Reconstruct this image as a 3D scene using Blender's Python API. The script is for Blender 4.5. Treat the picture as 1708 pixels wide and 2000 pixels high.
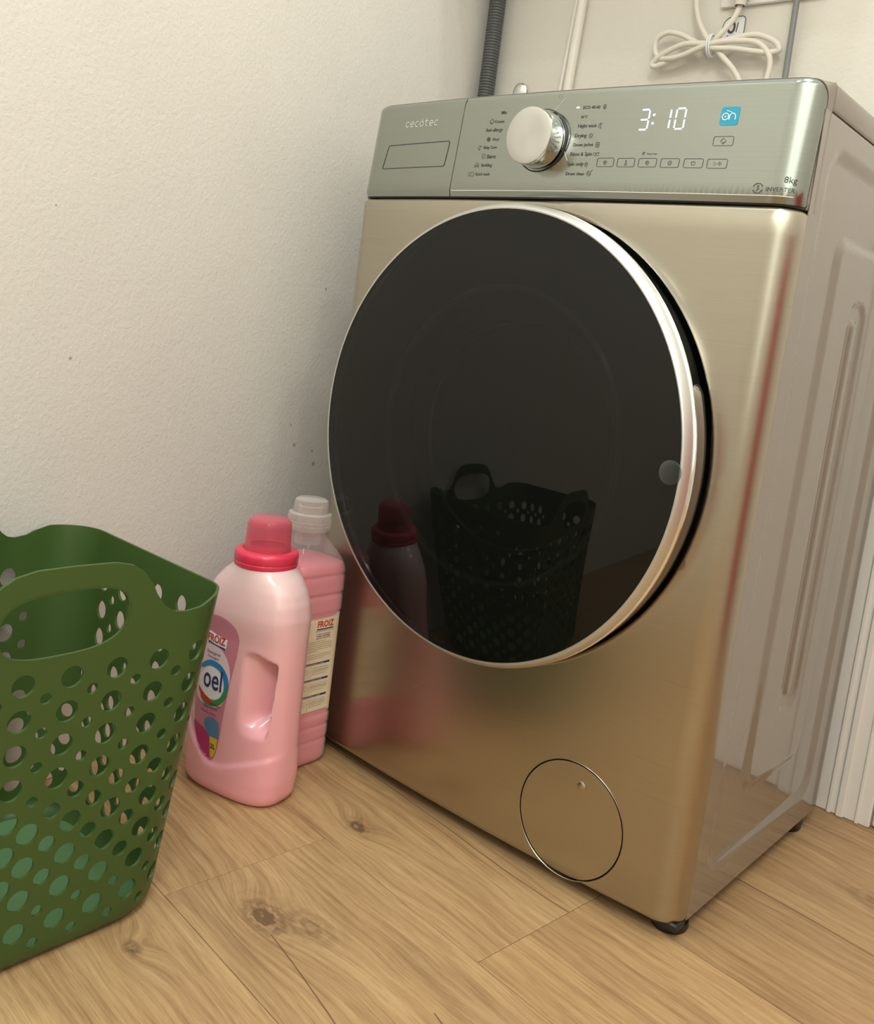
import bpy, bmesh, math, random
from mathutils import Vector, Matrix
from mathutils.geometry import delaunay_2d_cdt
for o in list(bpy.data.objects): bpy.data.objects.remove(o)
random.seed(5)
SC = bpy.context.scene; COL = SC.collection; PI = math.pi

# ------------------------------------------------------------------ camera
cam = bpy.data.objects.new('camera', bpy.data.cameras.new('camera')); COL.objects.link(cam)
X = (0.76823752, 0.62567526, 0.13543112); Y = (0.18082881, -0.00915293, -0.983472); Z = (-0.6140945, 0.78002993, -0.12017174)
m = Matrix(((X[0], -Y[0], -Z[0], 0.6423), (X[1], -Y[1], -Z[1], -0.8294), (X[2], -Y[2], -Z[2], 0.5803), (0, 0, 0, 1)))
cam.matrix_world = m
cam.data.sensor_fit = 'VERTICAL'; cam.data.sensor_height = 24; cam.data.sensor_width = 24
cam.data.lens = 24 * 1803.2 / 2000; cam.data.shift_x = -115.3 / 2000; cam.data.shift_y = -120.4 / 2000
cam.data.clip_start = 0.01
SC.camera = cam

# ------------------------------------------------------------------ light
w = bpy.data.worlds.new('room_air'); SC.world = w; w.use_nodes = True
w.node_tree.nodes['Background'].inputs[0].default_value = (.97, 1, .925, 1); w.node_tree.nodes['Background'].inputs[1].default_value = 1.2
def area(name, loc, power, size, col, target=None, sy=None):
    l = bpy.data.lights.new(name, 'AREA'); l.energy = power; l.color = col; l.size = size
    if sy: l.shape = 'RECTANGLE'; l.size_y = sy
    else: l.shape = 'DISK'
    o = bpy.data.objects.new(name, l); COL.objects.link(o); o.location = loc
    if target: o.rotation_euler = (Vector(target) - Vector(loc)).to_track_quat('-Z', 'Y').to_euler()
    return o
LC = (.955, 1, .915)
area('ceiling_spot', (0.02, -0.74, 2.42), 3.2, 0.09, LC)
area('ceiling_spot', (0.26, 0.03, 2.42), 4.2, 0.09, LC)
area('ceiling_spot', (0.60, -0.32, 2.42), 3.5, 0.10, LC)
area('added_soft_panel', (1.05, -1.45, 2.15), 13, 0.45, LC, (-.30, -.20, .30))  # fill lamp added behind the camera to even out the wall brightness
area('added_fill_light', (1.21, -1.0, 1.0), 10, 1.1, LC, (-.40, -.25, .20), 1.5)  # unseen soft fill added low on the right to lift the lower wall
SC.view_settings.view_transform = 'Standard'; SC.view_settings.look = 'None'; SC.view_settings.exposure = -0.04
SC.view_settings.gamma = 1; SC.view_settings.use_curve_mapping = False

# ------------------------------------------------------------------ materials
class NT:
    def __init__(s, name):
        s.m = bpy.data.materials.new(name); s.m.use_nodes = True; s.t = s.m.node_tree
        s.b = s.t.nodes['Principled BSDF']; s.out = s.t.nodes['Material Output']
    def n(s, typ, **k):
        nd = s.t.nodes.new(typ)
        for a, v in k.items():
            if a.startswith('i_'):
                key = a[2:]; key = int(key) if key.isdigit() else key.replace('_', ' ')
                nd.inputs[key].default_value = v
            else: setattr(nd, a, v)
        return nd
    def l(s, a, b): s.t.links.new(a, b)
    def math(s, op, a, b=None, c=None):
        nd = s.n('ShaderNodeMath', operation=op)
        for i, v in enumerate((a, b, c)):
            if v is None: continue
            if isinstance(v, (int, float)): nd.inputs[i].default_value = v
            else: s.l(v, nd.inputs[i])
        return nd.outputs[0]
    def ramp(s, fac, stops):
        r = s.n('ShaderNodeValToRGB'); e = r.color_ramp.elements
        while len(e) < len(stops): e.new(.5)
        for i, (p, c) in enumerate(stops): e[i].position = p; e[i].color = (*c, 1)
        s.l(fac, r.inputs[0]); return r.outputs[0]
    def mix(s, f, a, b, mode='MIX'):
        nd = s.n('ShaderNodeMix', data_type='RGBA', blend_type=mode)
        for i, v in ((0, f), (6, a), (7, b)):
            if isinstance(v, (int, float)): nd.inputs[i].default_value = v
            elif isinstance(v, tuple): nd.inputs[i].default_value = (*v, 1)
            else: s.l(v, nd.inputs[i])
        return nd.outputs[2]
    def bump(s, h, strength, dist=.001):
        b = s.n('ShaderNodeBump'); b.inputs['Strength'].default_value = strength; b.inputs['Distance'].default_value = dist
        s.l(h, b.inputs['Height']); s.l(b.outputs[0], s.b.inputs['Normal'])
def mat(name, col, rough=.5, metal=0, **k):
    q = NT(name); b = q.b; b.inputs['Base Color'].default_value = (*col, 1); b.inputs['Roughness'].default_value = rough
    b.inputs['Metallic'].default_value = metal
    for a, v in k.items(): b.inputs[a.replace('_', ' ')].default_value = v
    # a breath of uneven finish
    no = q.n('ShaderNodeTexNoise'); no.inputs['Scale'].default_value = 35
    rr = q.math('MULTIPLY_ADD', no.outputs[0], .08, max(rough - .04, 0)); q.l(rr, b.inputs['Roughness'])
    return q.m

def wall_mat(name, col, spots=(), scale=1.0):
    q = NT(name); tc = q.n('ShaderNodeNewGeometry').outputs['Position']
    n1 = q.n('ShaderNodeTexNoise'); n1.inputs['Scale'].default_value = 200 * scale; n1.inputs['Detail'].default_value = 4; q.l(tc, n1.inputs[0])
    n2 = q.n('ShaderNodeTexNoise'); n2.inputs['Scale'].default_value = 7; n2.inputs['Detail'].default_value = 3; q.l(tc, n2.inputs[0])
    n3 = q.n('ShaderNodeTexNoise'); n3.inputs['Scale'].default_value = 480; n3.inputs['Detail'].default_value = 2; q.l(tc, n3.inputs[0])
    c = q.mix(n2.outputs[0], tuple(x * .96 for x in col), tuple(min(1, x * 1.03) for x in col))
    h = q.math('ADD', n1.outputs[0], q.math('MULTIPLY', n3.outputs[0], .25))
    h = q.math('ADD', h, q.math('MULTIPLY', n2.outputs[0], 2.0))
    for (p, r) in spots:
        d = q.n('ShaderNodeVectorMath', operation='DISTANCE'); d.inputs[1].default_value = p; q.l(tc, d.inputs[0])
        dd = q.math('ADD', d.outputs['Value'], q.math('MULTIPLY_ADD', n3.outputs[0], r * 2.4, -r * 1.2))
        mk = q.math('LESS_THAN', dd, r)
        c = q.mix(q.math('MULTIPLY', mk, .6), c, (.20, .17, .15)); h = q.math('SUBTRACT', h, q.math('MULTIPLY', mk, 1.0))
    q.l(c, q.b.inputs['Base Color']); q.b.inputs['Roughness'].default_value = .62
    q.bump(h, .6, .0011); return q.m

WALLC = (.80, .765, .72)
M_wall = wall_mat('painted_wall', WALLC, [((-.347, -.363, .654), .0016), ((-.354, -.332, .495), .0019), ((-.427, .04, .413), .002),
    ((-.429, .051, .383), .003), ((-.439, .10, .352), .0035), ((-.436, .084, .617), .0022), ((-.438, .094, .372), .0018), ((-.3445, -.375, .60), .0009)])
M_back = wall_mat('back_wall_paint', (.72, .68, .615), [], .5)
M_white = mat('white_lacquer', (.82, .79, .76), .35)
M_ceil = mat('ceiling_white', (.85, .83, .80), .8)

def wood_mat():
    q = NT('oak_laminate'); g = q.n('ShaderNodeNewGeometry').outputs['Position']
    a = math.atan(-.097)
    mp = q.n('ShaderNodeMapping'); mp.inputs['Rotation'].default_value = (0, 0, -a); q.l(g, mp.inputs[0])
    oi = q.n('ShaderNodeObjectInfo')
    sep = q.n('ShaderNodeSeparateXYZ'); q.l(mp.outputs[0], sep.inputs[0])
    u, v = sep.outputs[0], sep.outputs[1]
    # knots: push the grain sideways around them
    dark = None; off = None; rings = None
    ca, sa = math.cos(-a), math.sin(-a)
    for (kx, ky, s, amp) in [(-.060, -.098, .022, 1), (.004, -.2785, .034, 1.15), (-.034, -.3936, .018, .7), (.046, -.254, .045, .35), (.42, .27, .05, .4), (.30, -.33, .05, .3)]:
        ku, kv = kx * ca - ky * sa, kx * sa + ky * ca
        du = q.math('MULTIPLY', q.math('SUBTRACT', u, ku), .55); dv = q.math('SUBTRACT', v, kv)
        d2 = q.math('ADD', q.math('MULTIPLY', du, du), q.math('MULTIPLY', dv, dv))
        e = q.math('EXPONENT', q.math('MULTIPLY', d2, -1 / (s * s)))
        ds = q.math('SQRT', d2); rings = ds if rings is None else q.math('MINIMUM', rings, ds)
        o = q.math('MULTIPLY', e, amp * .022)
        off = o if off is None else q.math('ADD', off, o)
        e2 = q.math('MULTIPLY', q.math('ADD', q.math('EXPONENT', q.math('MULTIPLY', d2, -9 / (s * s))), q.math('MULTIPLY', q.math('EXPONENT', q.math('MULTIPLY', d2, -2.2 / (s * s))), .30)), amp)
        dark = e2 if dark is None else q.math('ADD', dark, e2)
    warp = q.n('ShaderNodeTexNoise'); warp.inputs['Scale'].default_value = 5; warp.inputs['Detail'].default_value = 2
    cb = q.n('ShaderNodeCombineXYZ'); q.l(u, cb.inputs[0]); q.l(q.math('MULTIPLY', v, 2.0), cb.inputs[1]); q.l(q.math('MULTIPLY', oi.outputs['Random'], 9), cb.inputs[2]); q.l(cb.outputs[0], warp.inputs[0])
    vv = q.math('ADD', q.math('ADD', v, off), q.math('MULTIPLY', warp.outputs[0], .022))
    def grain(su, sv, det, seed=0):
        c = q.n('ShaderNodeCombineXYZ'); q.l(q.math('MULTIPLY', u, su), c.inputs[0]); q.l(q.math('MULTIPLY', vv, sv), c.inputs[1]); q.l(q.math('MULTIPLY_ADD', oi.outputs['Random'], 23, seed), c.inputs[2])
        n = q.n('ShaderNodeTexNoise'); n.inputs['Scale'].default_value = 1; n.inputs['Detail'].default_value = det; n.inputs['Roughness'].default_value = .6; q.l(c.outputs[0], n.inputs[0]); return n.outputs[0]
    broad = grain(3.0, 22, 3); fine = grain(9, 190, 5, 3); pores = grain(26, 900, 2, 7)
    c = q.ramp(broad, [(.28, (.30, .170, .082)), (.45, (.45, .275, .135)), (.60, (.56, .365, .185)), (.78, (.62, .42, .22))])
    c = q.mix(q.ramp(fine, [(.36, (1, 1, 1)), (.52, (0, 0, 0))]), c, (.33, .185, .085)) if False else q.mix(.55, c, q.ramp(fine, [(.32, (.27, .155, .072)), (.46, (.47, .30, .15)), (.60, (.60, .405, .21)), (.78, (.70, .50, .29))]))
    c = q.mix(q.math('MULTIPLY', q.math('LESS_THAN', pores, .42), .30), c, (.24, .13, .06))
    tone = q.ramp(oi.outputs['Random'], [(0, (.86, .82, .80)), (.5, (1, .98, .95)), (1, (1.0, 1.0, 1.0))]); c = q.mix(1.0, c, tone, 'MULTIPLY')
    kn = q.n('ShaderNodeTexNoise'); kn.inputs['Scale'].default_value = 120; kn.inputs['Detail'].default_value = 3; q.l(g, kn.inputs[0])
    rg = q.math('MULTIPLY_ADD', q.math('SINE', q.math('MULTIPLY_ADD', rings, 620, q.math('MULTIPLY', kn.outputs[0], 9))), .42, .75)
    dk = q.math('MULTIPLY', dark, rg); dkc = q.math('MINIMUM', dk, .85)
    c = q.mix(dkc, c, (.13, .075, .035))
    # long hairline cracks of the printed oak
    for (x0, y0, x1, y1) in [(-.245, .0142, .0999, -.0281), (.0999, -.0281, .1952, -.0318), (.03, -.29, .19, -.325), (.19, -.325, .33, -.40), (.20, -.245, .33, -.285), (.29, .178, .46, .160)]:
        u0, v0 = x0 * ca - y0 * sa, x0 * sa + y0 * ca; u1, v1 = x1 * ca - y1 * sa, x1 * sa + y1 * ca
        t = q.math('DIVIDE', q.math('SUBTRACT', u, u0), u1 - u0)
        line = q.math('MULTIPLY_ADD', t, v1 - v0, v0)
        d = q.math('ABSOLUTE', q.math('SUBTRACT', q.math('ADD', v, q.math('MULTIPLY_ADD', warp.outputs[0], .012, -.006)), line))
        mk = q.math('MULTIPLY', q.math('LESS_THAN', d, .0007), q.math('MULTIPLY', q.math('GREATER_THAN', t, 0), q.math('LESS_THAN', t, 1)))
        c = q.mix(q.math('MULTIPLY', mk, .75), c, (.12, .06, .03))
    q.l(c, q.b.inputs['Base Color']); q.b.inputs['Roughness'].default_value = .48
    q.bump(fine, .25, .0004); return q.m
M_wood = wood_mat()

def brushed(name, col, rough, axis=2, aniso=.75, sc=900):
    q = NT(name); b = q.b; g = q.n('ShaderNodeNewGeometry').outputs['Position']
    s = [6, 6, 6]; s[axis] = sc
    mp = q.n('ShaderNodeMapping'); mp.inputs['Scale'].default_value = s; q.l(g, mp.inputs[0])
    n = q.n('ShaderNodeTexNoise'); n.inputs['Scale'].default_value = 1; n.inputs['Detail'].default_value = 3; q.l(mp.outputs[0], n.inputs[0])
    q.l(q.mix(n.outputs[0], tuple(x * .93 for x in col), tuple(min(1, x * 1.07) for x in col)), b.inputs['Base Color'])
    q.l(q.math('MULTIPLY_ADD', n.outputs[0], .07, rough - .035), b.inputs['Roughness'])
    b.inputs['Metallic'].default_value = 1; b.inputs['Anisotropic'].default_value = aniso
    t = q.n('ShaderNodeTangent', direction_type='RADIAL', axis='Z'); q.l(t.outputs[0], b.inputs['Tangent'])
    return q.m
M_champ = brushed('champagne_brushed_metal', (.455, .42, .345), .29, aniso=.6)
M_silver = brushed('silver_brushed_metal', (.35, .375, .345), .20, aniso=.6)
M_side = mat('taupe_painted_steel', (.26, .225, .188), .16, .35, Coat_Weight=.6, Coat_Roughness=.03)
M_trim = mat('taupe_plastic', (.37, .325, .275), .38, .2)
M_chrome = mat('polished_chrome', (.85, .84, .82), .10, 1)
M_satin = mat('satin_aluminium', (.66, .665, .64), .38, .9)
M_black = mat('black_plastic', (.012, .012, .012), .45)
M_ink = mat('dark_print', (.07, .07, .07), .6)
M_inkw = mat('silver_print', (.80, .80, .78), .4)
M_bluep = mat('blue_sticker', (.02, .33, .52), .4)
M_whitep = mat('white_print', (.82, .82, .85), .5)
def emis(name, col, st):
    q = NT(name); q.b.inputs['Base Color'].default_value = (*col, 1); q.b.inputs['Emission Color'].default_value = (*col, 1); q.b.inputs['Emission Strength'].default_value = st; return q.m
M_led = emis('led_light', (.70, .80, 1.0), 1.15)
def glass_dark():
    q = NT('smoked_door_glass'); t = q.t
    b = q.b; b.inputs['Base Color'].default_value = (.006, .0065, .006, 1); b.inputs['Roughness'].default_value = .015; b.inputs['IOR'].default_value = 1.42
    tr = q.n('ShaderNodeBsdfTransparent'); tr.inputs[0].default_value = (.36, .38, .37, 1)
    mx = q.n('ShaderNodeMixShader'); mx.inputs[0].default_value = .82
    q.l(tr.outputs[0], mx.inputs[1]); q.l(b.outputs[0], mx.inputs[2]); q.l(mx.outputs[0], q.out.inputs[0]); return q.m
M_glass = glass_dark()
M_bowl = mat('dark_bowl_glass', (.004, .006, .005), .03)
M_bowlrim = mat('bowl_rim', (.35, .40, .38), .2)
def clear(name, col, a, rough=.08, base=None):
    q = NT(name); q.b.inputs['Base Color'].default_value = (*(base or col), 1); q.b.inputs['Roughness'].default_value = rough
    tr = q.n('ShaderNodeBsdfTransparent'); tr.inputs[0].default_value = (*col, 1)
    lw = q.n('ShaderNodeLayerWeight'); lw.inputs[0].default_value = .35
    f = q.math('MINIMUM', q.math('MULTIPLY_ADD', lw.outputs['Facing'], .55, a), 1.0)
    mx = q.n('ShaderNodeMixShader'); q.l(f, mx.inputs[0]); q.l(tr.outputs[0], mx.inputs[1]); q.l(q.b.outputs[0], mx.inputs[2]); q.l(mx.outputs[0], q.out.inputs[0]); return q.m
M_pet = clear('clear_bottle_plastic', (.95, .92, .92), .04, .06, (.80, .72, .74))
M_capclear = clear('frosted_clear_cap', (.94, .91, .90), .20, .15, (.80, .74, .73))
M_cappink = clear('translucent_pink_cap', (.93, .34, .42), .34, .15, (.85, .20, .28))
M_collar = mat('raspberry_pink_plastic', (.78, .045, .11), .25)
M_bump = clear('clear_silicone', (.55, .6, .6), .06, .1, (.42, .45, .45))
M_liquid = mat('pink_softener', (.97, .34, .42), .4, 0, Subsurface_Weight=.3, Subsurface_Radius=(.02, .008, .008), Subsurface_Scale=.5)
def bottle_mat():
    q = NT('milky_pink_plastic'); g = q.n('ShaderNodeNewGeometry').outputs['Position']
    sp = q.n('ShaderNodeSeparateXYZ'); q.l(g, sp.inputs[0])
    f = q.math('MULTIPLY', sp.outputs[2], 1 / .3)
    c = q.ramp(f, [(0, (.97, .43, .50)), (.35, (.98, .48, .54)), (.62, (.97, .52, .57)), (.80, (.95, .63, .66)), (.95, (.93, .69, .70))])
    q.l(c, q.b.inputs['Base Color']); q.b.inputs['Roughness'].default_value = .24; q.b.inputs['Coat Weight'].default_value = .5; q.b.inputs['Coat Roughness'].default_value = .12
    q.b.inputs['Subsurface Weight'].default_value = .35; q.b.inputs['Subsurface Radius'].default_value = (.02, .007, .007); q.b.inputs['Subsurface Scale'].default_value = .4
    return q.m
M_bottle = bottle_mat()
def green_mat():
    q = NT('green_polypropylene'); b = q.b; b.inputs['Base Color'].default_value = (.064, .120, .030, 1); b.inputs['Roughness'].default_value = .34
    no = q.n('ShaderNodeTexNoise'); no.inputs['Scale'].default_value = 40; q.l(q.math('MULTIPLY_ADD', no.outputs[0], .08, .30), b.inputs['Roughness'])
    tr = q.n('ShaderNodeBsdfTranslucent'); tr.inputs[0].default_value = (.20, .55, .24, 1)
    mx = q.n('ShaderNodeMixShader'); mx.inputs[0].default_value = .17
    q.l(b.outputs[0], mx.inputs[1]); q.l(tr.outputs[0], mx.inputs[2]); q.l(mx.outputs[0], q.out.inputs[0]); return q.m
M_green = green_mat()
M_cable = mat('white_cable_rubber', (.75, .70, .62), .4)
M_hose = mat('dark_grey_hose', (.11, .115, .115), .45)
M_pipeg = mat('grey_pipe_coating', (.20, .215, .21), .4)
M_conduit = mat('white_conduit', (.80, .75, .68), .4)
M_red = mat('red_stand_in_cloth', (.55, .035, .03), .9)
M_paper = mat('cream_label_paper', (.84, .72, .53), .5)
M_lpink = mat('label_mauve_film', (.62, .22, .30), .35)
M_lpale = mat('label_pale_film', (.80, .60, .66), .4)
def flat(n, c): return mat(n, c, .45)
P_red = flat('red_print', (.62, .03, .015)); P_navy = flat('navy_print', (.035, .03, .16)); P_blue = flat('blue_print', (.02, .22, .52)); P_green = flat('green_print', (.04, .28, .06))
P_mag = flat('magenta_print', (.50, .03, .17)); P_yel = flat('yellow_print', (.72, .52, .02)); P_purp = flat('purple_print', (.10, .05, .30)); P_steel = flat('steel_blue_print', (.08, .22, .40))

# ------------------------------------------------------------------ object helpers
def thing(name, label, cat, loc=(0, 0, 0), group=None):
    o = bpy.data.objects.new(name, None); COL.objects.link(o); o.location = loc; o.empty_display_size = .05
    o['label'] = label; o['category'] = cat
    if group: o['group'] = group
    return o
def worldloc(o):
    v = Vector((0, 0, 0))
    while o is not None: v += o.location; o = o.parent
    return v
def mesh(name, V, F, mt, parent=None, smooth=True, angle=.7, label=None, kind=None):
    """V in world coordinates"""
    base = worldloc(parent) if parent is not None else Vector((0, 0, 0))
    me = bpy.data.meshes.new(name); me.from_pydata([tuple(Vector(v) - base) for v in V], [], F); me.update()
    if mt: me.materials.append(mt)
    if smooth:
        me.shade_smooth(); me.set_sharp_from_angle(angle=angle)
    o = bpy.data.objects.new(name, me); COL.objects.link(o)
    if parent is not None: o.parent = parent
    if label: o['label'] = label
    if kind: o['kind'] = kind
    return o
def tag(o, label=None, cat=None, kind=None, group=None):
    if label: o['label'] = label
    if cat: o['category'] = cat
    if kind: o['kind'] = kind
    if group: o['group'] = group
    return o
def join(*parts):
    V = []; F = []
    for v, f in parts:
        n = len(V); V += list(v); F += [tuple(i + n for i in q) for q in f]
    return V, F
def box(x0, x1, y0, y1, z0, z1):
    V = [(x, y, z) for x in (x0, x1) for y in (y0, y1) for z in (z0, z1)]
    return V, [(0, 1, 3, 2), (4, 6, 7, 5), (0, 4, 5, 1), (2, 3, 7, 6), (0, 2, 6, 4), (1, 5, 7, 3)]
def bbox(x0, x1, y0, y1, z0, z1, r, seg=3):
    bm = bmesh.new(); V, F = box(x0, x1, y0, y1, z0, z1)
    vs = [bm.verts.new(v) for v in V]
    for f in F: bm.faces.new([vs[i] for i in f])
    bmesh.ops.bevel(bm, geom=bm.edges[:], offset=r, segments=seg, profile=.5, affect='EDGES')
    bmesh.ops.recalc_face_normals(bm, faces=bm.faces[:])
    bm.verts.index_update(); V = [tuple(v.co) for v in bm.verts]; F = [tuple(v.index for v in f.verts) for f in bm.faces]; bm.free(); return V, F
def lathe(profile, c=(0, 0, 0), axis='z', n=48, close=False):
    """profile: list (r, h)"""
    V = []; F = []
    for r, h in profile:
        for i in range(n):
            a = 2 * PI * i / n
            if axis == 'z': V.append((c[0] + r * math.cos(a), c[1] + r * math.sin(a), c[2] + h))
            else: V.append((c[0] + r * math.cos(a), c[1] + h, c[2] + r * math.sin(a)))
    for k in range(len(profile) - 1):
        for i in range(n):
            j = (i + 1) % n; q = (k * n + i, k * n + j, (k + 1) * n + j, (k + 1) * n + i)
            F.append(q if axis == 'z' else q[::-1])
    if close:
        F.append(tuple(range(n))[::-1]); F.append(tuple(range((len(profile) - 1) * n, len(profile) * n)))
    return V, F
def catmull(P, n=8):
    P = [Vector(p) for p in P]; Q = [P[0]] + P + [P[-1]]; out = []
    for i in range(1, len(Q) - 2):
        for k in range(n):
            t = k / n; a, b, c, d = Q[i - 1:i + 3]
            out.append(.5 * ((2 * b) + (-a + c) * t + (2 * a - 5 * b + 4 * c - d) * t * t + (-a + 3 * b - 3 * c + d) * t ** 3))
    out.append(P[-1]); return out
def tube(P, r, n=12, caps=True):
    P = [Vector(p) for p in P]; V = []; F = []; up = Vector((0.13, 1, .21)).normalized(); prev = None
    for i, p in enumerate(P):
        t = (P[min(i + 1, len(P) - 1)] - P[max(i - 1, 0)]).normalized()
        if prev is None: a = t.cross(up).normalized()
        else: a = (prev - t * prev.dot(t)).normalized()
        prev = a; b = t.cross(a); rr = r(i) if callable(r) else r
        for k in range(n):
            an = 2 * PI * k / n; V.append(tuple(p + a * math.cos(an) * rr + b * math.sin(an) * rr))
    for i in range(len(P) - 1):
        for k in range(n):
            j = (k + 1) % n; F.append((i * n + k, i * n + j, (i + 1) * n + j, (i + 1) * n + k))
    if caps: F.append(tuple(range(n))[::-1]); F.append(tuple(range((len(P) - 1) * n, len(P) * n)))
    return V, F
def inside(p, poly):
    x, y = p; c = False; n = len(poly)
    for i in range(n):
        x1, y1 = poly[i]; x2, y2 = poly[i - 1]
        if (y1 > y) != (y2 > y) and x < (x2 - x1) * (y - y1) / (y2 - y1) + x1: c = not c
    return c
def fill(outline, holes=(), step=None, extra=(), avoid=None):
    """flat triangulation of an outline with holes and a grid of inner points"""
    V = [Vector(p) for p in outline]; E = [(i, (i + 1) % len(outline)) for i in range(len(outline))]
    for h in holes:
        n = len(V); V += [Vector(p) for p in h]; E += [(n + i, n + (i + 1) % len(h)) for i in range(len(h))]
    if step:
        gx = gy = None
        if isinstance(step[0], list): gx, gy = step; step = (.006, .006)
        su, sv = step; xs = [p[0] for p in outline]; ys = [p[1] for p in outline]
        hb = [(min(p[0] for p in h) - su * .3, max(p[0] for p in h) + su * .3, min(p[1] for p in h) - sv * .3, max(p[1] for p in h) + sv * .3) for h in holes]
        GX = gx or [min(xs) + su / 2 + k * su for k in range(int((max(xs) - min(xs)) / su + 1))]
        GY = gy or [min(ys) + sv / 2 + k * sv for k in range(int((max(ys) - min(ys)) / sv + 1))]
        for x in GX:
            for y in GY:
                if not inside((x, y), outline) or (avoid and avoid(x, y)): continue
                bad = False
                for k, (a, b, c, d) in enumerate(hb):
                    if a < x < b and c < y < d and (inside((x, y), holes[k]) or min((x - q[0]) ** 2 + (y - q[1]) ** 2 for q in holes[k]) < (min(su, sv) * .3) ** 2): bad = True; break
                if not bad and (gx or min((x - q[0]) ** 2 + (y - q[1]) ** 2 for q in outline) > (min(su, sv) * .3) ** 2): V.append(Vector((x, y)))
    V += [Vector(p) for p in extra]
    r = delaunay_2d_cdt(V, E, [], 0, 1e-7); vs = [tuple(v) for v in r[0]]; fs = []
    cells = [(min(p[0] for p in h), max(p[0] for p in h), min(p[1] for p in h), max(p[1] for p in h), h) for h in holes]
    for f in r[2]:
        cx = sum(vs[i][0] for i in f) / len(f); cy = sum(vs[i][1] for i in f) / len(f)
        if not inside((cx, cy), outline): continue
        if any(a < cx < b and c < cy < d and inside((cx, cy), h) for a, b, c, d, h in cells): continue
        p = [vs[i] for i in f]; ar = sum(p[i][0] * p[(i + 1) % len(p)][1] - p[(i + 1) % len(p)][0] * p[i][1] for i in range(len(p)))
        fs.append(tuple(f) if ar > 0 else tuple(f)[::-1])
    used = sorted({i for f in fs for i in f}); mp = {i: k for k, i in enumerate(used)}
    return [vs[i] for i in used], [tuple(mp[i] for i in f) for f in fs]
def solid(V, F, th, weld=0):
    """give a mapped sheet a thickness, inward of its normals"""
    V = [Vector(v) for v in V]
    if weld:
        key = {}; mp = []; NV = []
        for v in V:
            k = tuple(round(c / weld) for c in v)
            if k not in key: key[k] = len(NV); NV.append(v)
            mp.append(key[k])
        V = NV; F = [tuple(mp[i] for i in f) for f in F]; F = [f for f in F if len(set(f)) == len(f)]
    N = [Vector((0, 0, 0)) for _ in V]
    for f in F:
        nn = (V[f[1]] - V[f[0]]).cross(V[f[2]] - V[f[0]])
        for i in f: N[i] += nn
    n = len(V); B = [v - (N[i].normalized() * th if N[i].length > 0 else Vector((0, 0, 0))) for i, v in enumerate(V)]
    ed = {}
    for f in F:
        for i in range(len(f)):
            e = (f[i], f[(i + 1) % len(f)]); ed[e] = 1
    G = list(F) + [tuple(i + n for i in f[::-1]) for f in F]
    for (a, b) in ed:
        if (b, a) not in ed: G.append((b, a, a + n, b + n))
    return V + B, G
def sheet(name, V2, F, fn, th, mt, parent, label=None, flip=1):
    """map a flat sheet through fn, thicken it, and give the outer face its true normals"""
    V = [Vector(fn(*p)) for p in V2]; h = 2e-4; N = []
    for (a, b) in V2:
        n = (Vector(fn(a + h, b)) - Vector(fn(a - h, b))).cross(Vector(fn(a, b + h)) - Vector(fn(a, b - h)))
        N.append(n.normalized() if n.length > 0 else Vector((0, -1, 0)))
    n0 = len(V); B = [v - N[i] * th for i, v in enumerate(V)]; ed = {}
    for f in F:
        for i in range(len(f)): ed[(f[i], f[(i + 1) % len(f)])] = 1
    G = list(F) + [tuple(i + n0 for i in f[::-1]) for f in F] + [(b, a, a + n0, b + n0) for (a, b) in ed if (b, a) not in ed]
    o = mesh(name, V + B, G, mt, parent, smooth=True, label=label); me = o.data; cn = []
    for k, p in enumerate(me.polygons):
        for vi in p.vertices:
            cn.append(N[vi] if k < len(F) else (-N[vi - n0] if k < 2 * len(F) else p.normal))
    me.normals_split_custom_set([tuple(c) for c in cn]); return o
def rrect(x0, x1, z0, z1, r, n=6, rs=None):
    rs = rs or (r, r, r, r); out = []     # bl, br, tr, tl
    for (cx, cz, a0, rr) in ((x0, z0, PI, rs[0]), (x1, z0, 1.5 * PI, rs[1]), (x1, z1, 0, rs[2]), (x0, z1, .5 * PI, rs[3])):
        sx = 1 if cx == x0 else -1; sz = 1 if cz == z0 else -1
        if rr < 1e-6: out.append((cx, cz)); continue
        for k in range(n + 1):
            a = a0 + k / n * PI / 2; out.append((cx + sx * rr + rr * math.cos(a), cz + sz * rr + rr * math.sin(a)))
    return out
def circ(cx, cz, r, n=24, ry=None): return [(cx + r * math.cos(2 * PI * i / n), cz + (ry or r) * math.sin(2 * PI * i / n)) for i in range(n)]
def stroke(P, w, closed=False):
    V = []; F = []; n = len(P)
    for i in range(n):
        a = Vector(P[(i - 1) % n] if closed or i else P[i]); b = Vector(P[(i + 1) % n] if closed or i < n - 1 else P[i])
        t = (b - a); t = t.normalized() if t.length > 0 else Vector((1, 0)); nn = Vector((-t.y, t.x)) * w / 2; p = Vector(P[i])
        V += [tuple(p - nn), tuple(p + nn)]
    for i in range(n if closed else n - 1):
        j = (i + 1) % n; F.append((2 * i, 2 * j, 2 * j + 1, 2 * i + 1))
    return V, F
def put(name, vf, fn, mt, parent, off=None, **k):
    return mesh(name, [fn(*p) for p in vf[0]], vf[1], mt, parent, smooth=False, **k)
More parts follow.
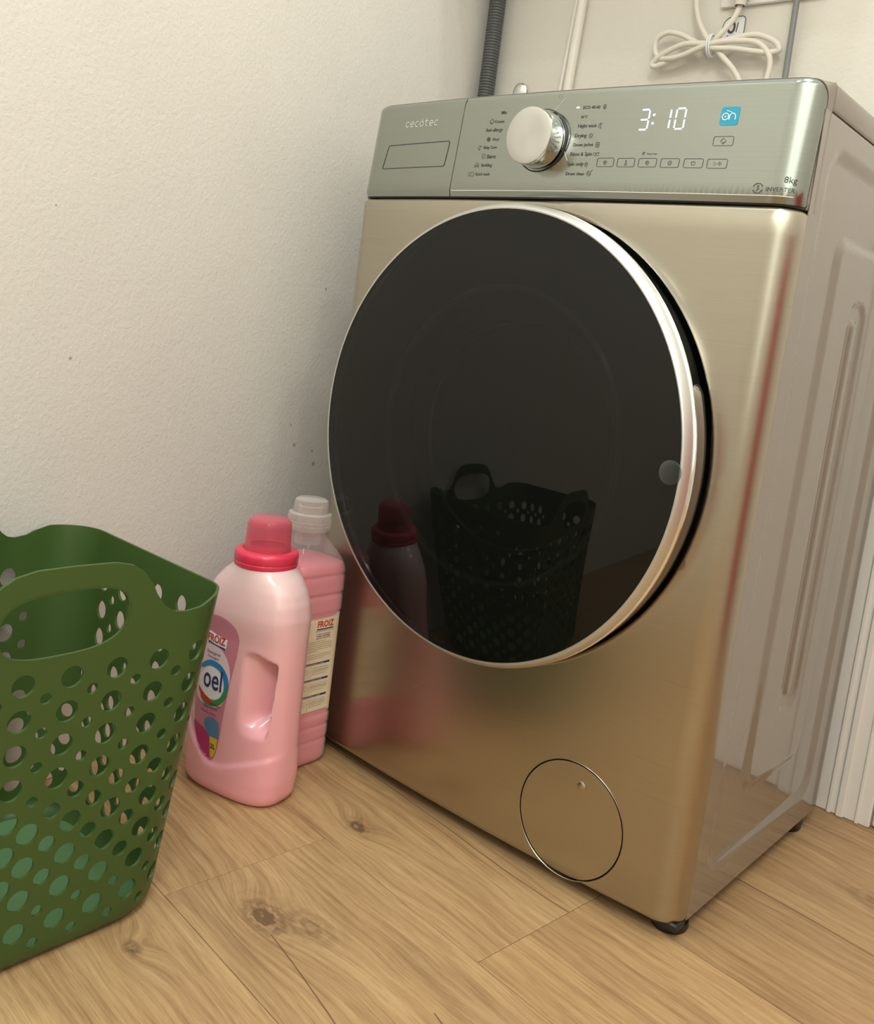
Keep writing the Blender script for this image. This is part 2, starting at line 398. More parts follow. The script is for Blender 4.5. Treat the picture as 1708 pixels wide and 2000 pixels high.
def text2d(s, cx, cz, width=None, height=None, res=3, bold=0, shear=0, font_space=1.0):
    cu = bpy.data.curves.new('t', 'FONT'); cu.body = s; cu.resolution_u = res; cu.offset = bold; cu.shear = shear; cu.space_character = font_space
    ob = bpy.data.objects.new('t', cu); COL.objects.link(ob); dg = bpy.context.evaluated_depsgraph_get(); dg.update()
    me = bpy.data.meshes.new_from_object(ob.evaluated_get(dg)); V = [(v.co.x, v.co.y) for v in me.vertices]; F = [tuple(p.vertices) for p in me.polygons]
    bpy.data.objects.remove(ob); bpy.data.curves.remove(cu); bpy.data.meshes.remove(me)
    x0, x1 = min(v[0] for v in V), max(v[0] for v in V); y0, y1 = min(v[1] for v in V), max(v[1] for v in V)
    sx = width / (x1 - x0) if width else height / (y1 - y0); sy = height / (y1 - y0) if height else sx
    V = [(cx + (v[0] - (x0 + x1) / 2) * sx, cz + (v[1] - (y0 + y1) / 2) * sy) for v in V]
    G = []
    for f in F:
        ar = sum(V[f[i]][0] * V[f[(i + 1) % len(f)]][1] - V[f[(i + 1) % len(f)]][0] * V[f[i]][1] for i in range(len(f))); G.append(f if ar > 0 else f[::-1])
    return V, G
def sstep(a, b, x):
    t = min(1, max(0, (x - a) / (b - a))); return t * t * (3 - 2 * t)

# ------------------------------------------------------------------ setting
nl = Vector((.758, .150, 0)).normalized(); tl = Vector((-nl.y, nl.x, 0))
p0 = Vector((-.5103, .4577, 0))           # corner of left and back wall
def slab(P, Q, th, z0, z1):               # wall from P to Q, thickness th to the side
    P = Vector(P); Q = Vector(Q); t = (Q - P).normalized(); n = Vector((-t.y, t.x, 0)) * th
    V = [(*p.to_2d(), z) for p in (P, Q, Q + n, P + n) for z in (z0, z1)]
    return V, [(0, 2, 3, 1), (2, 4, 5, 3), (4, 6, 7, 5), (6, 0, 1, 7), (1, 3, 5, 7), (0, 6, 4, 2)]
far = p0 - tl * 2.25
def struct(name, vf, mt, smooth=False, label=None):
    return tag(mesh(name, vf[0], vf[1], mt, None, smooth=smooth), label, None, 'structure')
struct('wall_left', slab(far, p0, .08, 0, 2.5), M_wall)
struct('wall_back', box(-.62, 1.35, .4577, .54, 0, 2.5), M_back)
struct('wall_right', box(1.25, 1.33, -1.75, .4577, 0, 2.5), M_wall)
struct('wall_front', box(-.1, 1.33, -1.83, -1.75, 0, 2.5), M_wall)
struct('baseboard_front', bbox(-.05, 1.25, -1.75, -1.736, 0, .07, .003, 1), M_white)
struct('baseboard_right', bbox(1.236, 1.25, -1.73, .45, 0, .07, .003, 1), M_white)
# door casing on the back wall
struct('trim_1', join(bbox(.283, .3575, .4440, .4577, 0, 2.1, .002, 1), bbox(.300, .3065, .4405, .4445, 0, 2.1, .0015, 1), bbox(.3125, .3235, .4395, .4445, 0, 2.1, .002, 1), bbox(.338, .3435, .441, .4445, 0, 2.1, .0015, 1)), M_white)
dr = struct('door_1', bbox(.3600, 1.13, .447, .4575, .004, 2.06, .002, 1), M_white)
struct('trim_2', bbox(1.132, 1.207, .4430, .4577, 0, 2.1, .002, 1), M_white)
# floor: sub-floor and planks
fl = struct('floor', box(-.72, 1.35, -1.83, .54, -.03, -.0012), mat('floor_underlay', (.05, .035, .02), .8))
fl.location = (0, 0, 0)
seams = [-1.99, -1.80, -1.61, -1.42, -1.23, -1.04, -.85, -.66, -.529, -.339, -.149, .043, .207, .36, .55, .74]
ang = math.atan(-.097); cA, sA = math.cos(ang), math.sin(ang)
def pl_w(u, v): return (u * cA - v * sA, u * sA + v * cA)
joint = {9: [-.051, 1.15], 10: [.198], 11: [.92, -.3], 12: [.62], 8: [.55, -.6], 7: [.1, 1.3], 6: [.7, -.5]}
for i in range(len(seams) - 1):
    v0, v1 = seams[i] + .0003, seams[i + 1] - .0003
    js = sorted(joint.get(i, [random.uniform(-.3, .1), random.uniform(.8, 1.2)]))
    us = [-1.1] + js + [1.75]
    for k in range(len(us) - 1):
        a, b = us[k] + .0003, us[k + 1] - .0003
        # keep planks inside the room
        poly = [pl_w(a, v0), pl_w(b, v0), pl_w(b, v1), pl_w(a, v1)]
        def clip(poly, nx, ny, d):
            out = []
            for q in range(len(poly)):
                A, B = poly[q], poly[(q + 1) % len(poly)]; da, db = A[0] * nx + A[1] * ny - d, B[0] * nx + B[1] * ny - d
                if da <= 0: out.append(A)
                if (da < 0) != (db < 0) and da != db: t = da / (da - db); out.append((A[0] + (B[0] - A[0]) * t, A[1] + (B[1] - A[1]) * t))
            return out
        for (nx, ny, d) in ((1, 0, 1.249), (0, 1, .4572), (0, -1, 1.749), (-nl.x, -nl.y, -(nl.dot(p0) + .0006))):
            poly = clip(poly, nx, ny, d)
            if len(poly) < 3: break
        if len(poly) < 3: continue
        n = len(poly); c = Vector((sum(p[0] for p in poly) / n, sum(p[1] for p in poly) / n))
        inn = [tuple(Vector(p) + (c - Vector(p)).normalized() * .0006) for p in poly]
        V = [(*p, -.0012) for p in poly] + [(*p, -.0004) for p in poly] + [(*p, 0) for p in inn]
        F = [tuple(range(2 * n, 3 * n))] + [(r * n + q, r * n + (q + 1) % n, (r + 1) * n + (q + 1) % n, (r + 1) * n + q) for r in (0, 1) for q in range(n)]
        mesh('plank', V, F, M_wood, fl, smooth=False)

# ------------------------------------------------------------------ washing machine
WM = thing('washing_machine', 'champagne front-loading washing machine with a big round black glass door', 'washing machine', (0, .2, 0))
HW = .2975
def yb(x): return .0015 - .0135 * (1 - min(1, abs(x) / HW) ** 2)
def body(s, z, off=0):
    """front skin: s runs across, wraps to the side at both ends"""
    a = abs(s); sg = 1 if s >= 0 else -1
    if a <= .2675: x, y = s, yb(s); nx, ny = 0, -1
    else:
        t = min(1.25, (a - .2675) / .044) * PI / 2; tt = min(t, PI / 2); y0 = yb(.2675)
        x = sg * (.2675 + .030 * math.sin(tt)); y = y0 + (.028 - y0) * (1 - math.cos(tt)) + (max(0, t - PI / 2)) * .012
        nx, ny = sg * math.sin(tt), -math.cos(tt)
    e = 0
    if z > .7300: e = .004 * ((z - .7300) / .0046) ** 2
    q = math.hypot(s - 0.0, z - .4705)
    if q < .259: y += .005 * ((.259 - q) / .0065) ** 2
    if z < .024: e = .002 * ((.024 - z) / .006) ** 2
    return (x - nx * e + nx * off, y - ny * e + ny * off, z)
SMAX = .2675 + .0445
dc = (0.0, .4705)
hole = []
for i in range(120):
    a = 2 * PI * i / 120; d = math.degrees(a); g = sstep(8, 14, d) * (1 - sstep(64, 80, d))
    r = .2525 + .0035 * g; hole.append((dc[0] + r * math.cos(a), dc[1] + r * math.sin(a)))
fc = (.1640, .0800); fr = .0648
zt = .7346
gxs = [-SMAX + .003 * k for k in range(1, 17)] + [-.262 + .0131 * k for k in range(41)] + [SMAX - .003 * k for k in range(1, 17)]
gys = [.0195, .0215, .0238] + [.032 + .0205 * k for k in range(34)] + [.7308, .7325, .7338]
V, F = fill([(x, .018) for x in [-SMAX] + sorted(gxs) + [SMAX]] + [(SMAX, z) for z in gys] + [(x, zt) for x in [SMAX] + sorted(gxs)[::-1] + [-SMAX]] + [(-SMAX, z) for z in gys[::-1]],
    [hole, circ(*fc, fr, 72)], (gxs, gys), [(dc[0] + q * math.cos(2 * PI * i / 120), dc[1] + q * math.sin(2 * PI * i / 120)) for i in range(120) for q in (.2560, .2575, .2590, .2615) if dc[1] + q * math.sin(2 * PI * i / 120) < .7290],
    avoid=lambda x, y: math.hypot(x - dc[0], y - dc[1]) < .2645 or math.hypot(x - fc[0], y - fc[1]) < .068)
fp = sheet('front_panel', V, F, body, .0016, M_champ, WM, label='brushed champagne front panel')
# dark well behind the door
mesh('door_well', *join(lathe([(.262, .000), (.264, .030), (.20, .034)], (dc[0], 0, dc[1]), 'y', 96)), M_black, WM)
# filter cover
mesh('filter_well', *lathe([(.0665, -.002), (.0665, .006), (.001, .006)], (fc[0], 0, fc[1]), 'y', 48), M_black, WM)
V, F = fill(circ(*fc, .0634, 72), [], (.008, .008))
fcov = sheet('filter_cover', V, F, lambda a, b: body(a, b, -.0002), .003, M_champ, WM, label='round filter cover flush in the front panel')
mesh('cover_dimple', *lathe([(.0055, .0002), (.0042, -.0008), (.0015, -.0013), (.0001, -.0014)], (.1722, yb(.17), .1215), 'y', 24), M_champ, fcov)
def ringlip(cx, cz, r0, r1, off): # thin bright rolled lip
    V = []; F = []; n = 96
    for i in range(n):
        a = 2 * PI * i / n
        for r, o in ((r0, off), ((r0 + r1) / 2, off - .0005), (r1, off)):
            x, z = cx + r * math.cos(a), cz + r * math.sin(a); V.append((x, yb(x) + o, z))
    for i in range(n):
        j = (i + 1) % n
        for k in (0, 1): F.append((i * 3 + k, i * 3 + k + 1, j * 3 + k + 1, j * 3 + k)[::1])
    return V, F
mesh('cover_rim', *ringlip(*fc, .0648, .0656, -.0001), M_champ, WM)
# cabinet with pressed side panels
def rsd(y, z, y0, y1, z0, z1, r):
    cy, cz = (y0 + y1) / 2, (z0 + z1) / 2; qx = abs(y - cy) - (y1 - y0) / 2 + r; qz = abs(z - cz) - (z1 - z0) / 2 + r
    return min(max(qx, qz), 0) + math.hypot(max(qx, 0), max(qz, 0)) - r
def emb(y, z):
    h = 0
    h += -.0045 * sstep(.008, -.008, rsd(y, z, .064, .350, .058, .800, .028))
    h += .0045 * sstep(.008, -.008, rsd(y, z, .128, .293, .126, .725, .020))
    h += -.0040 * sstep(.004, -.005, rsd(y, z, .188, .240, .203, .670, .022))
    h += .0040 * sstep(.003, -.004, rsd(y, z, .204, .222, .220, .650, .008))
    return h
D1 = .395
def sidepanel(sg, ny, nz, label=None):
    V = [(.0275 + (D1 - .0275) * i / ny, .018 + .811 * j / nz) for i in range(ny + 1) for j in range(nz + 1)]; F = []
    for i in range(ny):
        for j in range(nz):
            a = i * (nz + 1) + j; q = (a, a + nz + 1, a + nz + 2, a + 1); F.append(q if sg > 0 else q[::-1])
    if sg > 0: return sheet('side_panel', V, F, lambda y, z: (HW + emb(y, z), y, z), .001, M_side, WM, label)
    return mesh('side_panel', [(-HW - emb(y, z), y, z) for y, z in V], F, M_side, WM)
sidepanel(1, 150, 320, 'glossy taupe side panel with pressed ribs'); sidepanel(-1, 50, 90)
mesh('cabinet_shell', *join(box(-.2920, .2920, .036, D1, .019, .828)), M_black, WM, smooth=False)
mesh('back_panel', *bbox(-HW, HW, D1 - .001, D1 + .004, .018, .829, .001, 1), M_side, WM)
mesh('top_panel', *bbox(-HW - .0005, HW + .0005, .0412, D1 + .004, .8308, .8562, .0035, 3), M_side, WM, label='flat taupe lid of the cabinet')
# fascia skin
def fas(s, z, off=0):
    a = abs(s); sg = 1 if s >= 0 else -1
    x, y, _ = body(s, .10); nx = 0
    if a > .2675: t = min(1, (a - .2675) / .044) * PI / 2; nx = sg * math.sin(t)
    yy = y + .0005 + .0105 * (z - .737) / .115
    if z < .7440: yy += (.7440 - z) * .45
    if z > .8480: yy += .0035 * ((z - .8480) / .006) ** 2
    return (x + nx * (.0004 + off), yy - off, z)
FS = .2675 + .0352
def dense(ol, st):
    out = []
    for i in range(len(ol)):
        a, b = Vector(ol[i]), Vector(ol[(i + 1) % len(ol)]); n = max(1, int((b - a).length / st)); out += [tuple(a.lerp(b, k / n)) for k in range(n)]
    return out
# plastic console that frames the fascia and runs back to the lid
HS = .2675 + .0384
ho = dense(rrect(-HS, HS, .7366, .8558, 0, 10, (.004, .003, .022, .022)), .005)
Vh, Fh = fill(ho, [], (.02, .02)); Vh = [fas(p[0], p[1], -.0012) for p in Vh]
nb = len(ho); ring = []
for k, (yy_, gr) in enumerate(((None, 0), (.0035, .0008), (.0405, .0009))):
    for (a, b) in ho:
        x, y, z = fas(a, b, -.0012); e = gr
        if yy_ is None: ring.append((x, y, z)); continue
        cx = max(-HW + .02, min(HW - .02, x)); cz = max(.76, min(.834, z)); d = Vector((x - cx, z - cz)); d = d.normalized() * e if d.length > 0 else d
        xx = x + d.x; xx = max(-HW - .0006, min(HW + .0006, xx)); yv = y + .0035 if yy_ == .0035 else .0405
        if yy_ == .0405 and abs(x) > HW - .008 and z < .835: xx = math.copysign(HW + .0004, x)
        if yy_ == .0405 and z > .834 and abs(x) > HW - .024 and d.length > 0:
            u_ = d.normalized(); kk = .0222 / max(abs(u_.x), abs(u_.y)); xx = cx + u_.x * kk; xx = math.copysign(min(abs(xx), HW + .0003), xx); ring.append((xx, yv, min(.8562, .834 + u_.y * kk))); continue
        ring.append((xx, yv, z + d.y))
Fr = [(r_ * nb + i, r_ * nb + (i + 1) % nb, (r_ + 1) * nb + (i + 1) % nb, (r_ + 1) * nb + i) for r_ in range(2) for i in range(nb)]
mesh('console_housing', *join((Vh, Fh), (ring, [f[::-1] for f in Fr])), M_side, WM, label='taupe frame round the silver fascia')
def fasheet(name, s0, s1, rs, mt, label=None):
    ol = rrect(s0, s1, .7378, .8535, 0, 8, rs); dense = []
    for i in range(len(ol)):
        a, b = Vector(ol[i]), Vector(ol[(i + 1) % len(ol)]); n = max(1, int((b - a).length / .006))
        dense += [tuple(a.lerp(b, k / n)) for k in range(n)]
    ex = [(s0 + .004 + .006 * k, z) for k in range(int((s1 - s0 - .006) / .006)) for z in (.7440, .7436, .7405, .8480, .8500, .8518)]
    V, F = fill(dense, [], (.006, .012), ex)
    return sheet(name, V, F, fas, .0030, mt, WM, label=label)
dw = fasheet('detergent_drawer', -FS, -.1278, (.004, .001, .001, .020), M_silver, 'silver detergent drawer front')
cp = fasheet('control_panel', -.1262, FS, (.001, .003, .020, .001), M_silver, 'silver control panel with dial and buttons')
PO = .00035
def pr(x, z): return fas(x, z, PO)
def prd(x, z): return fas(x, z, PO * 2)
# drawer finger recess: engraved outline, and the logo
ol = [(-.2560, .7722), (-.1462, .7732), (-.1440, .7752), (-.1418, .8010), (-.1436, .8032), (-.2500, .8014), (-.2522, .7994), (-.2570, .7740)]
ol = [tuple(Vector(ol[i]).lerp(Vector(ol[(i + 1) % len(ol)]), k / 12)) for i in range(len(ol)) for k in range(12)]
put('recess_outline', stroke(ol, .0011, True), pr, M_ink, dw)
# maker's mark: rounded monoline letters c e c o t e c
lw_ = .00075
def arc(cx, cz, r, a0, a1, n=12): return [(cx + r * math.cos(math.radians(a0 + (a1 - a0) * k / n)), cz + r * math.sin(math.radians(a0 + (a1 - a0) * k / n))) for k in range(n + 1)]
lx = -.2230; lp = .0088; lr = .0031; lz = .8265; parts = []
for i, ch in enumerate('cecotec'):
    cx = lx + i * lp * .98
    if ch == 'c': parts.append(stroke(arc(cx, lz, lr, 50, 310), lw_))
    if ch == 'e': parts.append(stroke([(cx - lr, lz - .0003), (cx + lr, lz + .0003)] + arc(cx, lz, lr, 0, 305), lw_))
    if ch == 'o': parts.append(stroke(arc(cx, lz, lr, 115, 425), lw_)); parts.append(stroke([(cx + .0003, lz + .0018), (cx + .0012, lz + .0052)], lw_))
    if ch == 't': parts.append(stroke([(cx - .0008, lz + .0060)] + arc(cx + .0014, lz - .0009, .0022, 180, 300, 8), lw_)); parts.append(stroke([(cx - .0028, lz + .0030), (cx + .0022, lz + .0030)], lw_))
put('maker_logo', join(*parts), pr, M_inkw, dw, label='pale rounded lettering')
# dark joint round the fascia
jo = rrect(-FS - .0006, FS + .0006, .7372, .8541, 0, 8, (.004, .003, .020, .020)); jd = []
for i in range(len(jo)):
    a, b = Vector(jo[i]), Vector(jo[(i + 1) % len(jo)]); n = max(1, int((b - a).length / .004)); jd += [tuple(a.lerp(b, k / n)) for k in range(n)]
put('fascia_gasket', stroke(jd, .0015, True), lambda x, z: fas(x, z, -.0006), M_black, WM)
# bottom seam line of the fascia
put('accent_line', stroke([(-.124 + .413 * k / 60, .7443) for k in range(61)], .0006), pr, M_inkw, cp)
# programme names
H = .0033
left = [('Mix', -.0636, .8330, None), ('Cotton', -.0682, .8230, 'flower'), ('Anti allergy', -.0741, .8130, None), ('Wool', -.0688, .8026, 'ball'), ('Baby Care', -.0750, .7932, 'bib'), ('Shirts', -.0708, .7831, 'shirt'), ('Bedding', -.0752, .7728, 'bed'), ('Quick wash', -.0793, .7628, 'fast')]
right = [('ECO 40-60', .0559, .8332, 'leaf'), ('20°C', .0487, .8234, None), ('Night wash', .0547, .8132, 'moon'), ('Drying', .0489, .8029, 'sun'), ('Down jacket', .0545, .7932, 'jacket'), ('Rinse & Spin', .0538, .7833, 'rinse'), ('Spin only', .0490, .7728, 'spiral'), ('Drum clean', .0508, .7630, 'drum')]
def icon(kind, cx, cz, r=.0026):
    w_ = .00042; P = []
    if kind == 'flower': P = [stroke([(cx + r * (1 + .18 * math.cos(4 * a)) * math.cos(a), cz + r * (1 + .18 * math.cos(4 * a)) * math.sin(a)) for a in [2 * PI * k / 24 for k in range(24)]], w_, True), stroke([(cx, cz - r), (cx, cz - r * .3)], w_)]
    if kind == 'ball': V, F = fill(circ(cx, cz, r, 16)); P = [(V, F)]
    if kind == 'bib': P = [stroke(arc(cx, cz, r * .9, 30, 300), w_), stroke([(cx - r * .4, cz - r), (cx + r * .9, cz + r)], w_)]
    if kind == 'shirt': P = [stroke([(cx + a * r, cz + b * r) for a, b in ((-.5, 1), (-1.1, .5), (-.8, .1), (-.55, .3), (-.55, -1), (.55, -1), (.55, .3), (.8, .1), (1.1, .5), (.5, 1), (0, .75))], w_, True)]
    if kind == 'bed': P = [stroke([(cx + a * r, cz + b * r) for a, b in ((-1.2, -.9), (-1.2, 0), (1.2, 0), (1.2, -.9), (1.2, -.5), (-1.2, -.5))], w_ * 1.2), stroke(rrect(cx - r * .8, cx + r * .8, cz, cz + r * .9, r * .3), w_, True)]
    if kind == 'fast': P = [stroke(arc(cx + r * .6, cz, r, 0, 350), w_)] + [stroke([(cx - r * 1.9, cz + q * r), (cx - r * .8, cz + q * r)], w_) for q in (-.7, 0, .7)]
    if kind == 'leaf': P = [stroke(arc(cx + r * .5, cz, r * 1.1, 120, 240), w_), stroke(arc(cx - r * .5, cz, r * 1.1, -60, 60), w_), stroke([(cx, cz - r * 1.2), (cx, cz + r * .4)], w_)]
    if kind == 'moon': P = [stroke(arc(cx, cz, r, 60, 300), w_), stroke(arc(cx + r * .75, cz, r * .95, 115, 245), w_)]
    if kind == 'sun': P = [stroke(circ(cx, cz, r * .6, 14), w_, True)] + [stroke([(cx + r * .8 * math.cos(a), cz + r * .8 * math.sin(a)), (cx + r * 1.15 * math.cos(a), cz + r * 1.15 * math.sin(a))], w_) for a in [2 * PI * k / 8 for k in range(8)]]
    if kind == 'jacket': P = [stroke(rrect(cx - r * .8, cx + r * .8, cz - r, cz + r, r * .4), w_, True), stroke([(cx, cz - r), (cx, cz + r)], w_), stroke([(cx - r * .8, cz), (cx + r * .8, cz)], w_)]
    if kind == 'rinse': P = [stroke(circ(cx - r * .7, cz, r * .6, 12), w_, True), stroke(arc(cx + r * .8, cz, r * .7, 30, 330), w_), stroke([(cx + r * .8, cz), (cx + r * 1.4, cz + r * .8)], w_)]
    if kind == 'spiral': P = [stroke([(cx + r * (.15 + k / 26) * math.cos(k * .5), cz + r * (.15 + k / 26) * math.sin(k * .5)) for k in range(24)], w_)]
    if kind == 'drum': P = [stroke(circ(cx, cz, r * .95, 16), w_, True), stroke(circ(cx, cz, r * .4, 10), w_, True), stroke([(cx + r * .8, cz + r * .8), (cx + r * 1.5, cz + r * 1.4)], w_)]
    if kind == 'temp': P = [stroke(circ(cx, cz - r * .8, r * .5, 10), w_, True), stroke([(cx, cz - r * .3), (cx, cz + r * 1.2)], w_ * 2)]
    if kind == 'basin': P = [stroke([(cx - r, cz + r * .5), (cx - r * .7, cz - r * .8), (cx + r * .7, cz - r * .8), (cx + r, cz + r * .5), (cx - r, cz + r * .5)], w_), stroke([(cx, cz + r * .3), (cx, cz + r)], w_)]
    if kind == 'play': P = [stroke([(cx - r * 1.5, cz - r * .9), (cx - r * 1.5, cz + r * .9), (cx - r * .1, cz)], w_, True), stroke([(cx + r * .4, cz), (cx + r * 1.3, cz + r * .9), (cx + r * 2.2, cz), (cx + r * 1.3, cz - r * .9)], w_, True), stroke([(cx + r * 1.3, cz - r * .35), (cx + r * 1.3, cz + r * .35)], w_)]
    return join(*P)
for s, x, z, ic in left:
    wd = .00195 * len(s) + .0022
    put('programme_name', text2d(s, x, z, wd, None, 2, .008), pr, M_ink, cp)
    if ic:
        ix = {'flower': -.0799, 'ball': -.0798, 'bib': -.0911, 'shirt': -.0828, 'bed': -.0906, 'fast': -.0968}[ic]
        put('programme_icon', icon(ic, ix, z + .0003), pr, M_ink, cp)
for s, x, z, ic in right:
    wd = .00205 * len(s) + .0026
    if s == '20°C': wd = .0085
    put('programme_name', text2d(s, x, z, wd, None, 2, .008), pr, M_ink, cp)
    if ic:
        ix = {'leaf': .0721, 'moon': .0716, 'sun': .0617, 'jacket': .0722, 'rinse': .0727, 'spiral': .0632, 'drum': .0683}[ic]
        put('programme_icon', icon(ic, ix, z + .0001), pr, M_ink, cp)
put('indicator_light', fill(rrect(.0366, .0406, .8327, .8343, .0005, 3)), pr, M_led, cp)
# touch keys
keys = [(.0861, .7748, 'spiral'), (.1107, .7745, 'temp'), (.1356, .7743, 'spiral'), (.1606, .7740, 'sun'), (.1860, .7738, 'basin'), (.2107, .7735, 'play'), (.2124, .7952, 'flower')]
for x, z, ic in keys:
    k = put('touch_key', stroke(rrect(x - .0101, x + .0101, z - .0044, z + .0044, .0016, 4), .00045, True), pr, M_ink, cp)
    put('key_icon', icon(ic, x, z, .0023 if ic != 'play' else .0020), pr, M_ink, k)
put('key_caption', text2d('Press 3 sec', .1390, .7833, .0112, None, 2, .012), pr, M_ink, cp); put('key_caption', icon('bib', .1294, .7837, .0015), pr, M_ink, cp)
put('capacity_text', text2d('8kg', .2838, .7588, .0112, None, 3), pr, M_ink, cp)
put('inverter_text', text2d('INVERTER', .2764, .7502, .0250, None, 3), pr, M_ink, cp)
put('inverter_emblem', join(stroke(arc(.2558, .7508, .0046, 20, 165), .0009), stroke(arc(.2558, .7508, .0046, 200, 345), .0009), stroke([(.2546, .7530), (.2568, .7532), (.2552, .7512), (.2572, .7508), (.2548, .7484)], .0009)), pr, M_ink, cp)
# display digits 3:10 in seven segments
def seg(x, z, wd, h, on):
    t = .0016; S = {'a': (x, z + h, x + wd, z + h), 'g': (x, z + h / 2, x + wd, z + h / 2), 'd': (x, z, x + wd, z), 'f': (x, z + h / 2, x, z + h), 'e': (x, z, x, z + h / 2), 'b': (x + wd, z + h / 2, x + wd, z + h), 'c': (x + wd, z, x + wd, z + h / 2)}
    P = []
    for c in on:
        x0, z0, x1, z1 = S[c]; g = .0010
        if x0 == x1: P.append(stroke([(x0, z0 + g), (x1, z1 - g)], t))
        else: P.append(stroke([(x0 + g, z0), (x1 - g, z1)], t))
    return join(*P)
put('display_digit', seg(.1175, .8078, .0098, .0202, 'abgcd'), pr, M_led, cp)
put('display_colon', join(fill(circ(.1327, .8140, .0013, 10)), fill(circ(.1327, .8225, .0013, 10))), pr, M_led, cp)
put('display_digit', seg(.1415, .8078, .0098, .0202, 'bc'), pr, M_led, cp)
put('display_digit', seg(.1575, .8078, .0098, .0202, 'abcdef'), pr, M_led, cp)
st = put('blue_sticker', fill(rrect(.2045, .2232, .8102, .8280, .0022, 4)), pr, M_bluep, cp, label='bright blue square sticker')
put('sticker_print', join(stroke(circ(.2098, .8186, .0032, 18), .0009, True), stroke([(.2139, .8154)] + arc(.2169, .8186, .0030, 180, 0, 8) + [(.2199, .8154)], .0009), fill(circ(.2098, .8186, .0009, 8)), stroke([(.2100, .8245), (.2160, .8225)], .0006)), prd, M_whitep, st)
put('touch_mark', stroke(circ(.012, .8470, .0022, 14), .0003, True), pr, M_trim, cp)
put('pale_line', stroke([(.0216, .8036), (.0377, .7770)], .0006), pr, M_inkw, cp); put('pale_line', stroke([(.0060, .8296), (.0199, .8440)], .0004), pr, M_inkw, cp)  # thin pale diagonal lines beside the dial
# dial
dz = .7985; dyb = fas(0, dz)[1]
def dial_metal():
    q = NT('spun_aluminium'); g = q.n('ShaderNodeNewGeometry').outputs['Position']
    b = q.b; b.inputs['Metallic'].default_value = 1; b.inputs['Base Color'].default_value = (.66, .66, .64, 1); b.inputs['Roughness'].default_value = .24; b.inputs['Anisotropic'].default_value = .85
    tg = q.n('ShaderNodeTangent', direction_type='RADIAL', axis='Y'); q.l(tg.outputs[0], b.inputs['Tangent']); return q.m
M_dial = dial_metal()
kb = mesh('dial', *lathe([(.0340, -.0008), (.0340, -.0030), (.0325, -.0042)], (0, dyb, dz), 'y', 64), M_black, WM)
kb['label'] = 'round programme dial with spun metal face'
ko = bpy.data.objects.new('dial_knob', None); bpy.data.objects.remove(ko)
mesh('knob_side', *lathe([(.0312, -.0032), (.0312, -.0060), (.0305, -.0250), (.0298, -.0268)], (0, dyb, dz), 'y', 72), M_chrome, kb)
# knob face lives at its own origin so its spun grain circles the centre
V, F = lathe([(.0298, -.0268), (.0285, -.0274), (.020, -.0275), (.010, -.0275), (.0002, -.0275)], (0, 0, 0), 'y', 72)
me = bpy.data.meshes.new('knob_face'); me.from_pydata([Vector(v) for v in V], [], F); me.materials.append(M_dial); me.shade_smooth()
kf = bpy.data.objects.new('knob_face', me); COL.objects.link(kf); kf.parent = kb; kf.location = Vector((0, dyb, dz)) - worldloc(kb)

# door --------------------------------------------------------------
def dl(prof, n=144): return lathe(prof, (dc[0], 0, dc[1]), 'y', n)
door = mesh('door', *dl([(.2480, -.0005), (.2490, -.0180), (.2520, -.0265), (.2543, -.0300), (.2554, -.0325), (.2551, -.0342), (.2535, -.0352), (.2522, -.0358), (.2522, -.0385)]), M_chrome, WM, angle=.5)
door['label'] = 'round door with chrome rim'
mesh('rim_band', *dl([(.2522, -.0380), (.2542, -.0392), (.2548, -.0402), (.2505, -.0476), (.2488, -.0487), (.2475, -.0484), (.2475, -.0440)]), M_satin, door, angle=.5, label='satin silver band round the glass')
# side of door, thicker shroud below the finger grip
Vs = []; Fs = []; n = 240; prof = [(.2440, .004), (.2500, -.001), (.2520, -.0065), (.2520, -.0120), (.2488, -.0262)]
for k, (r, h) in enumerate(prof):
    for i in range(n):
        a = 2 * PI * i / n; d = math.degrees(a) % 360; g = sstep(20, 23, d) * (1 - sstep(64, 75, d)); rr = r - .006 * g
        Vs.append((dc[0] + rr * math.cos(a), h, dc[1] + rr * math.sin(a)))
for k in range(4):
    for i in range(n): j = (i + 1) % n; Fs.append((k * n + i, (k + 1) * n + i, (k + 1) * n + j, k * n + j))
mesh('door_shroud', Vs, Fs, mat('bronze_tinted_plastic', (.34, .30, .27), .12, .85), door)
SAG = .016; Rg = (.2478 ** 2 + SAG ** 2) / (2 * SAG)
prof = [];
for k in range(41):
    r = .2478 * (1 - k / 40) + .0001; prof.append((r, -.0478 - (math.sqrt(Rg * Rg - r * r) - (Rg - SAG))))
mesh('door_glass', *dl(prof), M_glass, door, label='domed black glass')
mesh('door_liner', *dl([(.2470, -.030), (.170, -.026), (.166, -.020)]), M_black, door)
mesh('bowl_ring', *join(dl([(.170, -.0262), (.1665, -.0290), (.163, -.0265), (.1635, -.018)])), M_bowlrim, door)
mesh('bowl_ring', *join(dl([(.1330, .016), (.1315, .013), (.130, .016)])), M_bowlrim, door)
prof = [(.163 * math.cos(t), -.020 + .10 * math.sin(t)) for t in [PI / 2 * k / 14 for k in range(15)]]; prof[-1] = (.0002, prof[-1][1])
mesh('glass_bowl', *dl(prof, 96), M_bowl, door)
mesh('bumper_pad', *lathe([(.0117, .0003), (.0117, -.0012), (.0095, -.0026), (.004, -.0031), (.0001, -.0032)], (.2385, -.0488, .4775), 'y', 32), M_bump, door, label='small clear round bumper pad')
